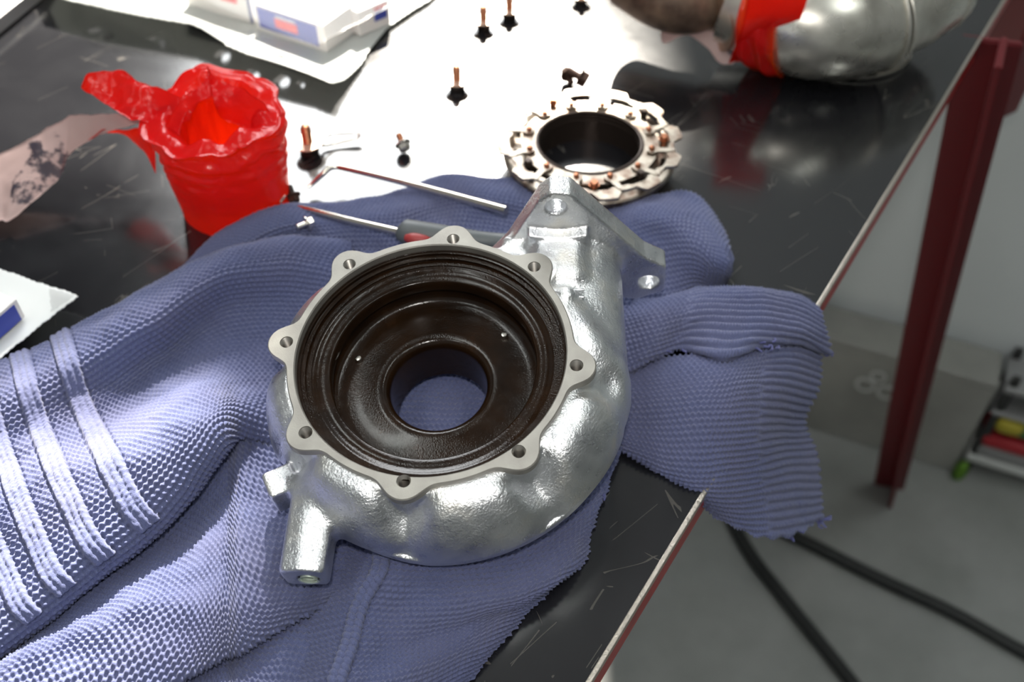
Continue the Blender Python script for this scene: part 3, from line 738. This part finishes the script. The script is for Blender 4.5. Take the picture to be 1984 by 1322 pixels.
# ------------------------------------------------------------------ nozzle ring
rc = np.array([.0505, .5295]); nr_ = empty('nozzle_ring', (rc[0], rc[1], .0045), (0, 0, math.radians(8))); tag(nr_, 'round steel nozzle ring with notched outer rim and small vane levers on the table', 'nozzle ring')
lathe('base_ring', [(.0345, .0065), (.0500, .0065), (.0560, .0075), (.0565, .0085), (.0565, .0112), (.0555, .0122), (.0350, .0122)], M_ring, nr_, 96, closed=True)
lathe('inner_collar', [(.0330, -.0045), (.0420, -.0045), (.0420, .0070), (.0352, .0070), (.0352, .0182), (.0340, .0186), (.0330, .0182), (.0330, .0158), (.0337, .0154), (.0330, .015), (.0330, .0128), (.0337, .0124), (.0330, .012)], M_ringdark, nr_, 96, closed=True)
lathe('lever_plate', [(.0350, .0162), (.0445, .0162), (.0445, .0178), (.0350, .0178)], M_ring, nr_, 96, closed=True)
# notched unison ring
NR = 720; pv = []
for i, (ri, z) in enumerate(((0, .0174), (0, .0192), (1, .0192), (1, .0174))):
    for k in range(NR):
        a = 2*math.pi*k/NR
        if ri:
            s_ = math.cos(a*12); R_ = .0575+.0030*np.clip(s_*2.2, -1, 1); R_ += .0006*math.sin(a*3)
        else: R_ = .0515+.0008*np.clip(math.cos(a*12+1)*3, -1, 1)
        pv.append((R_*math.cos(a), R_*math.sin(a), z))
pf = []
for i in range(4):
    j = (i+1) % 4
    for k in range(NR): k2 = (k+1) % NR; pf.append((i*NR+k, i*NR+k2, j*NR+k2, j*NR+k))
o = mesh('notched_rim', pv, pf, M_ring, nr_, True); o.data.set_sharp_from_angle(angle=math.radians(35))
for k in range(12):
    a = 2*math.pi*k/12+.12; rm = Matrix.Rotation(a, 4, 'Z')
    poly = [(.0375, -.0030), (.0415, -.0042), (.0450, -.0018), (.0540, .0012), (.0556, .0030), (.0546, .0050), (.0524, .0046), (.0450, .0030), (.0415, .0042), (.0375, .0030)]
    if k == 0:
        lv0 = poly_prism('vane_lever', poly, .0180, .0198, M_ring, nr_, rm, .0003)
        pn0 = lathe('lever_pin', [(0, .0220), (.0014, .0218), (.0018, .0212), (.0018, .0180)], M_copper, nr_, 16, mtx=rm@Matrix.Translation((.0405, 0, 0)))
        sp0 = lathe('spacer_post', [(.0017, .0120), (.0017, .0165)], M_ringdark, nr_, 12, mtx=rm@Matrix.Translation((.0490, -.005, 0)))
    else:
        for src in (lv0, pn0, sp0):
            q = src.copy(); q.parent = nr_; q.rotation_euler = (0, 0, 2*math.pi*k/12); COL.objects.link(q)
for k, a in enumerate((110, 30, -8, 205, 262, 300)):
    a = math.radians(a); mt = Matrix.Translation((.0480*math.cos(a), .0480*math.sin(a), 0))
    bm = lathe_bm([(0, .0227), (.0022, .0227), (.0026, .0222), (.0026, .0202), (.0034, .0202), (.0034, .0193), (.0024, .0193), (.0022, .0122)], 6 if k % 2 else 18)
    bmesh.ops.transform(bm, matrix=mt, verts=bm.verts); from_bm('ring_stud', bm, M_ringdark if k % 2 else M_copper, nr_)

# ------------------------------------------------------------------ flange bolts standing on their heads
def make_bolt(name, s=1.0, label=None, mats=(M_black, M_bronze, M_copper)):
    b = empty(name); 
    bm = lathe_bm([(0, 0), (.0052, 0), (.0060, .0008), (.0060, .0055), (.0050, .0060), (0, .0060)], 6)
    from_bm('hex_head', bm, mats[0], b)
    lathe('flange', [(.0048, .0050), (.0085, .0066), (.0090, .0072), (.0088, .0078), (.0030, .0080)], mats[1], b, 36)
    pr_ = [(.0032, .0075)]
    for k in range(9): pr_ += [(.0032, .0080+k*.0011), (.0027, .0080+k*.0011+.00055)]
    pr_ += [(.0024, .0186), (0, .0190)]
    lathe('threaded_shank', pr_, mats[2], b, 20, angle=80)
    return b
def copy_tree(o, parent=None):
    c_ = o.copy(); COL.objects.link(c_); c_.parent = parent
    for ch in list(o.children): copy_tree(ch, c_)
    return c_
proto = make_bolt('flange_bolt')
GB = 'small flange bolts standing on their heads on the bench'
BL = [((886, 172), 1.0, 'small flange bolt standing on its head, alone nearest the nozzle ring and red roll gap'),
      ((937, 55), 1.0, 'small flange bolt on its head, left one of the close pair'),
      ((987, 34), 1.0, 'small flange bolt on its head, right one of the close pair, cut by photo top'),
      ((1125, 6), .9, 'small flange bolt cut by the photo top, apart at the right of the pair')]
for i, ((px, py), s_, lb) in enumerate(BL):
    o = proto if i == 0 else copy_tree(proto); p = at(px, py); o.location = (p[0], p[1], 0); o.scale = (s_,)*3; o.rotation_euler = (0, 0, i*.7); tag(o, lb, 'bolt', GB)
p = at(600, 296); o = copy_tree(proto); o.location = (p[0], p[1], 0); o.scale = (1.15,)*3; tag(o, 'larger flange bolt standing on its head beside the red wrapped cup', 'bolt', GB)
# cotter like pin next to it
pin = tube('split_pin', [at(622, 272, .008), at(634, 262, .008), at(650, 259, .007), (at(692, 258, .007)), at(692, 268, .004), at(660, 276, .003), at(628, 282, .003), at(620, 276, .006)], .0011, M_steel, None, 10, 4)
tag(pin, 'thin steel split pin lying beside the larger flange bolt', 'pin')
def lying_bolt(name, p, ang, tilt, s, label, hm, sm, wide=1.):
    b = empty(name, V(p), None); b.rotation_euler = (0, tilt, ang); b.scale = (s,)*3
    rot = Matrix.Rotation(math.pi/2, 4, 'Y')
    bm = lathe_bm([(0, 0), (.0048*wide, 0), (.0055*wide, .0008), (.0055*wide, .005), (0, .005)], 6); bmesh.ops.transform(bm, matrix=rot, verts=bm.verts); from_bm('hex_head', bm, hm, b)
    lathe('flange', [(.0045*wide, .0048), (.0072*wide, .006), (.0072*wide, .0068), (.003, .007)], hm, b, 30, mtx=rot)
    pr_ = []
    for k in range(9): pr_ += [(.0030, .0068+k*.0011), (.0026, .0068+k*.0011+.00055)]
    pr_ += [(0, .0175)]
    lathe('threaded_shank', pr_, sm, b, 18, angle=80, mtx=rot); tag(b, label, 'bolt'); return b
lying_bolt('lying_bolt', at(786, 291, .0048), math.radians(118), math.radians(-28), .78, 'small bright bolt lying alone in the middle of the glare', M_steel, M_copper)
lying_bolt('dark_bolt', at(572, 392, .0048), math.radians(115), math.radians(-30), .72, 'short dark bolt between the red cup and the hook tool tip', M_rust, M_black)
lying_bolt('bright_bolt', at(606, 428, .0300), math.radians(215), math.radians(0), .62, 'small bright bolt resting in the blue knit below the hook tool', M_steel, M_steel)
lying_bolt('rusty_bolt', at(1138, 158, .0070), math.radians(160), math.radians(-22), 1.05, 'dark rusty bolt lying directly behind the nozzle ring', M_rust, M_rust, 1.1)
lying_bolt('rusty_bolt', at(1096, 136, .0080), math.radians(-75), math.radians(10), .9, 'short rusty bolt leaning against the other behind the nozzle ring', M_rust, M_rust, .9)

# ------------------------------------------------------------------ rods and hook tool
rod = tube('bent_steel_rod', [at(596, 364, .006), at(608, 354, .008), at(625, 338, .013), at(638, 326, .015), at(650, 323, .015), at(668, 326, .015), at(760, 348, .018), at(870, 377, .024), at(981, 408, .030)], [.0012, .0016, .0019, .002, .0020, .002, .0022, .0024, .0028], M_blade, None, 14, 5)
tag(rod, 'bare bent steel rod lying over the sweater edge towards the bracket', 'rod')
hk = empty('hook_tool', V(at(780, 455, .03))); ho = np.array(hk.location); tag(hk, 'hook pick with grey red handle lying partly under the housing flange', 'pick')
tube('steel_shaft', [at(552, 380, .012)-ho, at(545, 388, .012)-ho, at(541, 396, .013)-ho, at(550, 401, .014)-ho, at(575, 402, .018)-ho, at(600, 407, .024)-ho, at(680, 428, .029)-ho, at(785, 452, .033)-ho], [.0009, .0012, .0014, .0015, .0016, .0018, .0022, .0023], M_blade, hk, 14, 5)
tube('handle', [at(778, 446, .033)-ho, at(783, 448, .033)-ho, at(800, 451, .033)-ho, at(850, 458, .032)-ho, at(910, 464, .032)-ho, at(960, 468, .032)-ho, at(1010, 474, .033)-ho], [.0050, .0068, .0072, .0070, .0056, .0050, .0058], M_handle, hk, 24, 5)
tube('red_inset', [at(786, 461, .0375)-ho, at(800, 463, .0380)-ho, at(822, 466, .0376)-ho, at(838, 468, .0360)-ho], [.0020, .0034, .0030, .0015], M_handlered, hk, 16, 4)

# ------------------------------------------------------------------ red tape wrapped cup
cc = np.array([-.1765, .4950]); cup = empty('red_wrapped_cup', (cc[0], cc[1], 0)); tag(cup, 'cup wrapped in crumpled bright red plastic tape with a torn open top', 'wrapped cup')
nA, nH = 220, 90
a = np.linspace(0, 2*np.pi, nA, endpoint=False)[None, :]; t = np.linspace(0, 1, nH)[:, None]
Rr = .0340+.0060*t**1.2
cr = lambda A_, T_, s, k: vnoise(np.cos(A_)*s+20, np.sin(A_)*s+T_*k+9, 5)
crease = np.abs(cr(a, t, 3.2, 9))*2
Rr = Rr+np.clip(t-.38, 0, 1)*(.0100*(cr(a, t, 2.1, 5))+.0060*(crease-.5)+.0022*np.sin(40*t+6*cr(a, t, 1.6, 2)))+.0006*cr(a, t, 4, 20)
Ht = .0660+.008*np.maximum(0, np.cos(a-1.9))**4+.006*cr(a, 0*a, 2.5, 1)
out = np.stack([Rr*np.cos(a), Rr*np.sin(a), t*Ht+0*a], -1)
# rim folds in, then goes down inside
nI = 50; ti = np.linspace(0, 1, nI)[:, None]
Ri = (Rr[-1:]-.0016)*(1-.40*np.clip(ti*5, 0, 1)**.8)+.004*(cr(a, ti+3, 2.8, 6))*np.clip(1.3-ti, 0, 1)-.004*ti
Zi = Ht-.0015+.006*np.sin(np.clip(ti*5, 0, 1)*2.4)*(.5+cr(a, 0*a, 3, 1))-np.clip(ti-.12, 0, 1)*.056
inn = np.stack([Ri*np.cos(a), Ri*np.sin(a), Zi+0*a], -1)
P = np.concatenate([out, inn], 0); nr2 = nH+nI
i = np.arange(nr2*nA).reshape(nr2, nA); i2 = np.roll(i, -1, 1)
q = np.stack([i[:-1], i2[:-1], i2[1:], i[1:]], -1).reshape(-1, 4)
fast_mesh('tape_wrap', P.reshape(-1, 3), q, M_tape, cup)
def strip(name, A_, B_, m, parent, o, crump=.002, n1=60, n2=16, th=.0004, seed=1):
    """ruled band between two pixel+height polylines"""
    A2 = np.array([at(*p) for p in A_]); B2 = np.array([at(*p) for p in B_])
    ta = np.linspace(0, len(A2)-1, n1); tb = np.linspace(0, len(B2)-1, n1)
    a_, b_ = catmull(A2, ta), catmull(B2, tb); s = np.linspace(0, 1, n2)[None, :, None]
    G_ = a_[:, None]*(1-s)+b_[:, None]*s
    G_[..., 2] += crump*2*vnoise(G_[..., 0]*70+G_[..., 2]*40, G_[..., 1]*90, seed)+crump*vnoise(G_[..., 0]*190, G_[..., 1]*240, seed+1)
    top = G_.reshape(-1, 3)-np.array(o); TU = np.gradient(G_, axis=0); TV = np.gradient(G_, axis=1); Nn = np.cross(TU, TV); Nn /= np.linalg.norm(Nn, axis=2)[..., None]+1e-9
    bot = top-(Nn*th).reshape(-1, 3); q1 = grid_quads(n1, n2); M_ = len(top)
    idx = np.arange(M_).reshape(n1, n2); ring = np.concatenate([idx[0, :], idx[1:, -1], idx[-1, -2::-1], idx[-2:0:-1, 0]]); rn = np.roll(ring, -1)
    side = np.stack([ring, rn, rn+M_, ring+M_], -1)
    return fast_mesh(name, np.concatenate([top, bot]), np.concatenate([q1, (q1+M_)[:, ::-1], side]), m, parent)
co_ = (cc[0], cc[1], 0)
strip('tape_wing', [(158, 170, .075), (175, 148, .078), (225, 136, .078), (255, 150, .076), (268, 165, .074), (300, 175, .072), (345, 192, .070), (385, 205, .066)],
      [(160, 176, .070), (180, 190, .068), (210, 205, .066), (235, 222, .065), (260, 235, .064), (300, 240, .062), (330, 240, .060), (370, 240, .058)], M_tape, cup, co_, .003, 60, 20)
strip('tape_spike', [(402, 127, .086), (420, 150, .082), (450, 165, .078), (490, 190, .074), (520, 215, .068), (540, 262, .056)],
      [(402, 129, .084), (408, 160, .080), (415, 200, .074), (430, 225, .064), (470, 240, .060), (510, 275, .056)], M_tape, cup, co_, .003, 50, 18, seed=4)
strip('tape_fold', [(405, 140, .083), (385, 170, .078), (355, 190, .074), (335, 215, .070), (318, 245, .064)],
      [(412, 190, .074), (392, 200, .072), (368, 212, .068), (352, 232, .064), (345, 262, .058)], M_tape, cup, co_, .002, 40, 14, seed=6)
strip('pale_tail', [(-60, 320, .020), (0, 298, .024), (60, 268, .032), (120, 232, .042), (145, 222, .046), (200, 222, .054), (260, 214, .062), (320, 205, .066), (360, 195, .068)],
      [(-60, 470, .004), (0, 430, .006), (22, 425, .008), (110, 350, .016), (135, 300, .026), (190, 265, .040), (245, 245, .052), (310, 225, .060), (355, 210, .064)], M_tapeback, cup, co_, .0010, 90, 20, seed=8)
strip('tape_under_strip', [(170, 268, .040), (200, 254, .045), (240, 250, .048), (280, 252, .050), (300, 270, .045)],
      [(200, 258, .036), (225, 252, .038), (255, 268, .036), (285, 300, .036), (300, 330, .034)], M_tape, cup, co_, .002, 30, 12, seed=9)

# ------------------------------------------------------------------ plastic sleeves with cartons
def sheet(name, poly, zf, m, parent, o, holes=(), res=.0018, thick=.0006):
    P2 = np.array([at(x, y, z)[:2] for x, y, z in poly]); mn = P2.min(0); mx_ = P2.max(0)
    xs = np.arange(mn[0], mx_[0]+res, res); ys = np.arange(mn[1], mx_[1]+res, res); XX, YY = np.meshgrid(xs, ys)
    def inside(x, y):
        s = np.zeros(x.shape, bool); j = len(P2)-1
        for i in range(len(P2)):
            xi, yi = P2[i]; xj, yj = P2[j]
            s ^= ((yi > y) != (yj > y)) & (x < (xj-xi)*(y-yi)/(yj-yi+1e-12)+xi); j = i
        return s
    cx = (XX[:-1, :-1]+res/2); cy = (YY[:-1, :-1]+res/2); k = inside(cx, cy)
    for hx, hy, hz, r_ in holes:
        h_ = at(hx, hy, hz); k &= np.hypot(cx-h_[0], cy-h_[1]) > r_
    ZZ = zf(XX, YY); top = np.stack([XX, YY, ZZ], -1).reshape(-1, 3)-np.array(o)
    q = grid_quads(*XX.shape, keep=k)
    me_ = fast_mesh(name, top, q, m, parent)
    bm = bmesh.new(); bm.from_mesh(me_.data); bmesh.ops.delete(bm, geom=[v for v in bm.verts if not v.link_faces], context='VERTS')
    # snap the border towards the outline by smoothing it
    bmv = [v for v in bm.verts if v.is_boundary]
    for _ in range(4): bmesh.ops.smooth_vert(bm, verts=bmv, factor=.5, use_axis_x=True, use_axis_y=True, use_axis_z=True)
    bm.to_mesh(me_.data); bm.free()
    md = me_.modifiers.new('thickness', 'SOLIDIFY'); md.thickness = thick; md.offset = 1
    return me_
def carton(name, p, ang, sx, sy, sz, label, faces):
    b = empty(name, V(p), (0, 0, ang)); tag(b, label, 'carton')
    from_bm('carton_body', box_bm(sx, sy, sz, .0008, 2, Matrix.Translation((0, 0, sz/2))), M_card, b)
    for (nm, fc, x0_, x1_, y0_, y1_, m_, lift) in faces:   # fractions on a face
        if fc == 'front': mt = Matrix.Translation((sx*((x0_+x1_)/2-.5), -sy/2-lift/2, sz*(y0_+y1_)/2)); s3 = (sx*(x1_-x0_), lift, sz*(y1_-y0_))
        elif fc == 'top': mt = Matrix.Translation((sx*((x0_+x1_)/2-.5), sy*((y0_+y1_)/2-.5), sz+lift/2)); s3 = (sx*(x1_-x0_), sy*(y1_-y0_), lift)
        else: mt = Matrix.Translation((sx/2+lift/2, sy*((x0_+x1_)/2-.5), sz*(y0_+y1_)/2)); s3 = (lift, sy*(x1_-x0_), sz*(y1_-y0_))
        from_bm(nm, box_bm(*s3, 0, 1, mt), m_, b)
    return b
bagA = empty('perforated_sleeve', V(at(480, 60))); ba = np.array(bagA.location); tag(bagA, 'punched white plastic sleeve holding cartons at the far side of the bench', 'plastic sleeve')
corner = at(640, 160, .016); 
dirn = at(640, 160, .016)-at(380, 52, .014); dirn = dirn[:2]/np.linalg.norm(dirn[:2]); nrm2 = np.array([-dirn[1], dirn[0]])
def bagz(x, y):
    e = (x-corner[0])*nrm2[0]+(y-corner[1])*nrm2[1]     # distance from the near edge
    return .002+.014*np.exp(-np.maximum(e, 0)/.018)+.0012*vnoise(x*40, y*40, 3)+.0015*vnoise(x*15, y*15, 5)
polyA = [(60, -60, .004), (90, 0, .012), (150, 12, .014), (210, 24, .015), (300, 40, .015), (375, 52, .015), (402, 66, .015), (440, 92, .016), (480, 108, .016), (530, 122, .016), (590, 140, .016), (640, 160, .016), (672, 134, .014), (700, 110, .010), (718, 84, .008), (750, 50, .006), (790, 24, .005), (835, -2, .004), (900, -60, .004), (900, -160, .004), (60, -160, .004)]
sheet('sleeve_sheet', polyA, bagz, M_bag, bagA, ba, [(x, y, .014, r_) for x, y, r_ in ((187, 2, .0042), (425, 55, .0034), (481, 87, .0026), (541, 103, .0034), (577, 112, .0018), (300, 20, .002))])
polyA2 = [(100, -60, .03), (180, -5, .03), (380, 30, .03), (430, 60, .02), (520, 105, .012), (620, 135, .010), (690, 90, .012), (760, 30, .02), (830, -40, .02), (830, -140, .03), (100, -140, .03)]
def film_z(x, y): return .0272+.0015*vnoise(x*30, y*30, 8)-.008*np.clip((bagz(x, y)-.008)/.01, 0, 1)
sheet('clear_film', polyA2, film_z, M_clear, bagA, ba, (), .003, .0002)
def face_dir(pa, pb): d_2 = pb-pa; return math.atan2(d_2[1], d_2[0])
pa, pb = at(500, 60, .003), at(634, 105, .003); wA = np.linalg.norm((pb-pa)[:2]); angA = face_dir(pa, pb); mid = (pa+pb)/2; nd = np.array([-math.sin(angA), math.cos(angA), 0])
dpt = .040
carton('blue_carton', mid+nd*dpt/2+np.array([0, 0, .001]), angA, wA, dpt, .0225, 'white carton with blue panel and red mark, in the perforated sleeve', [('blue_panel', 'front', .05, .90, .16, .92, M_blue, .0003), ('red_mark', 'front', .30, .62, .36, .70, M_redprint, .0006), ('pale_line', 'front', .32, .60, .74, .80, M_card, .0006)])
pa, pb = at(365, 15, .003), at(494, 50, .003); wB = np.linalg.norm((pb-pa)[:2]); angB = face_dir(pa, pb); mid = (pa+pb)/2; nd = np.array([-math.sin(angB), math.cos(angB), 0])
carton('pale_carton', mid+nd*dpt/2+np.array([0, 0, .001]), angB, wB, dpt, .0235, 'pale carton with red lettering left of the blue paneled carton', [('red_mark', 'front', .55, .80, .62, .80, M_redprint, .0005), ('navy_stripe', 'front', .955, .995, .05, 1., M_navy, .0005)])
pa, pb = at(698, 74, .003), at(758, 47, .003); wC = np.linalg.norm((pb-pa)[:2]); angC = face_dir(pa, pb); mid = (pa+pb)/2; nd = np.array([-math.sin(angC), math.cos(angC), 0])
carton('small_carton', mid+nd*.014+np.array([0, 0, .001]), angC, wC, .028, .0205, 'small white carton with a red and blue square in the sleeve corner', [('blue_panel', 'front', .50, .90, .34, .74, M_blue, .0003), ('red_mark', 'front', .50, .90, .76, .92, M_redprint, .0003)])

M_bag2 = film('sun_lightened_sleeve', (.92, .94, .93), .25, .2, (.95, .97, .95))  # same film as the other sleeve, colour lightened to stand for sun
bagB = empty('clear_sleeve', V(at(30, 600))); bb = np.array(bagB.location); tag(bagB, 'milky plastic sleeve with a blue box near the left photo edge', 'plastic sleeve')
def bz2(x, y): return .0095+.001*vnoise(x*40, y*40, 13)+0*x
polyB = [(-160, 460, .010), (-60, 500, .010), (0, 519, .010), (30, 527, .010), (60, 540, .010), (110, 556, .010), (143, 565, .010), (154, 573, .010), (140, 585, .010), (80, 630, .010), (30, 672, .010), (0, 697, .010), (-60, 745, .010), (-200, 760, .010)]
sheet('sleeve_sheet', polyB, bz2, M_bag2, bagB, bb)
polyB2 = [(92, 558, .0115), (146, 570, .0115), (150, 574, .0115), (98, 608, .0115)]
sheet('seal_corner', polyB2, lambda x, y: .0118+0*x, M_clear, bagB, bb, (), .0015, .0005)
pa, pb = at(-62, 712, .011), at(50, 614, .011); wD = np.linalg.norm((pb-pa)[:2]); angD = face_dir(pa, pb); mid = (pa+pb)/2; nd = np.array([-math.sin(angD), math.cos(angD), 0])
carton('flat_blue_carton', mid+nd*.015+np.array([0, 0, .0]), angD, wD, .030, .014, 'flat white and blue carton on the milky sleeve at the left', [('blue_panel', 'front', .0, .93, .05, .86, M_blue, .0003), ('pale_blue_panel', 'top', .0, .62, .30, .95, M_blue, .0003)])

# grey tray, far left corner
tr_ = [at(-60, 118, 0), at(84, 0, 0), at(120, -60, 0), at(-100, -120, 0)]
gt = poly_prism('grey_tray', [(p_[0], p_[1]) for p_ in tr_], .0005, .012, M_tray, None, None, .001); tag(gt, 'grey flat metal tray at the far left corner of the bench', 'tray')

# ------------------------------------------------------------------ stainless elbow with red tape, far right
el = empty('exhaust_elbow', V(at(1650, 100))); eo = np.array(el.location); tag(el, 'dull stainless pipe elbow with welded seam lying at the bench far right', 'pipe elbow')
el_path = [(1430, -10, .050), (1500, 22, .045), (1570, 42, .043), (1640, 46, .042), (1700, 32, .043), (1760, 4, .047), (1812, -34, .052)]
PW = np.array([at(*p_) for p_ in el_path])
tube('bent_pipe', [p_-eo for p_ in PW[:5]], [.036, .038, .0395, .0395, .037], M_pipe, el, 40, 8)
tube('end_pipe', [p_-eo for p_ in (PW[4], (PW[4]+PW[5])/2, PW[5], PW[6])], [.0368, .0350, .0345, .0345], M_pipe, el, 40, 6)
def ring_at(name, i0, rad, minor, m, tpos):
    T_ = catmull(PW, np.array([tpos-.01, tpos, tpos+.01])); c_ = T_[1]; t_ = T_[2]-T_[0]; t_ /= np.linalg.norm(t_)
    a_ = np.cross(t_, [0, 0, 1]); a_ /= np.linalg.norm(a_); b_ = np.cross(t_, a_)
    tube(name, [c_+rad*(a_*math.cos(q_)+b_*math.sin(q_))-eo for q_ in np.linspace(0, 2*math.pi, 41)], minor, m, el, 10, 1)
ring_at('weld_seam', 0, .0366, .0019, M_pipe, 4.08)
ring_at('weld_seam', 0, .0380, .0013, M_pipe, 3.86)
ring_at('rolled_end', 0, .0343, .0014, M_pipe, 5.7)
# thin rim plate under the elbow
cen = np.array([at(1640, 45, 0)[0], at(1640, 45, 0)[1]]);
q0, q1, q2 = at(1505, 92, .003)[:2], at(1640, 150, .003)[:2], at(1765, 112, .003)[:2]
def circ3(a_, b_, c_):
    A_ = np.array([b_-a_, c_-a_])*2; B_ = np.array([b_@b_-a_@a_, c_@c_-a_@a_]); o_ = np.linalg.solve(A_, B_); return o_, np.linalg.norm(a_-o_)
cen, crad = circ3(q0, q1, q2)
lathe('base_rim', [(crad-.010, .0012), (crad, .0012), (crad+.0003, .0022), (crad, .0034), (crad-.010, .0034)], M_steel, el, 96, closed=True, mtx=Matrix.Translation((cen[0]-eo[0], cen[1]-eo[1], 0)))
# brown tube and collar left of it
tube('brown_pipe', [at(1225, -50, .055)-eo, at(1290, -12, .050)-eo, at(1340, 4, .046)-eo, at(1378, 8, .044)-eo], [.026, .026, .023, .018], M_brown, el, 32, 5)
tube('tan_collar', [at(1388, 40, .040)-eo, at(1430, 26, .042)-eo, at(1480, 16, .044)-eo], [.0225, .0230, .0230], M_tan, el, 28, 4)
rt = empty('red_tape_wrap', V(at(1480, 90))); ro_ = np.array(rt.location); tag(rt, 'bright red tape tied around the stainless elbow with a pale loose tail', 'tape')
def band_around(name, t0, t1, rad, m, skew=.8):
    n1, n2 = 70, 22; P_ = []
    for i_ in range(n1):
        q_ = 2*math.pi*i_/(n1-1)
        for j_ in range(n2):
            s_ = j_/(n2-1); tp = t0+(t1-t0)*s_+skew*math.sin(q_)*.35
            T_ = catmull(PW, np.array([tp-.01, tp, tp+.01])); c_ = T_[1]; t_ = T_[2]-T_[0]; t_ /= np.linalg.norm(t_)
            a_ = np.cross(t_, [0, 0, 1]); a_ /= np.linalg.norm(a_); b_ = np.cross(a_, t_)
            rr_ = rad+.0012*math.sin(s_*14+q_*2)+.0008*math.sin(q_*9+s_*4)
            P_.append(c_+rr_*(a_*math.cos(q_)+b_*math.sin(q_))-ro_)
    return fast_mesh(name, P_, grid_quads(n1, n2), m, rt)
band_around('tape_band', .55, 1.45, .0418, M_tape, -.9)
strip('tape_hanging_end', [(1450, -10, .080), (1440, 40, .060), (1425, 90, .034), (1412, 122, .014)], [(1568, -10, .080), (1545, 50, .056), (1510, 92, .026), (1480, 118, .012)], M_tape, rt, ro_, .002, 40, 20, seed=12)
strip('pale_tail', [(1272, -10, .040), (1280, 40, .030), (1285, 84, .020), (1330, 70, .024), (1370, 92, .020), (1395, 122, .012), (1420, 124, .012)],
      [(1300, -10, .044), (1310, 30, .036), (1325, 55, .028), (1350, 58, .028), (1390, 62, .030), (1420, 90, .022), (1432, 110, .018)], M_tapeback, rt, ro_, .001, 60, 12, seed=15)

# tall red cabinet beyond the bench (seen in reflections)
rcab = empty('red_tool_cabinet', (.62, 1.75, FZ)); tag(rcab, 'tall red tool cabinet standing beyond the bench', 'cabinet')
from_bm('cabinet_body', box_bm(.34, .3, 1.6, .01, 2, Matrix.Translation((0, 0, .8))), M_redp, rcab)
for k in range(6): from_bm('drawer_front', box_bm(.31, .012, .22, .004, 2, Matrix.Translation((0, -.156, .16+k*.25))), M_redp, rcab)
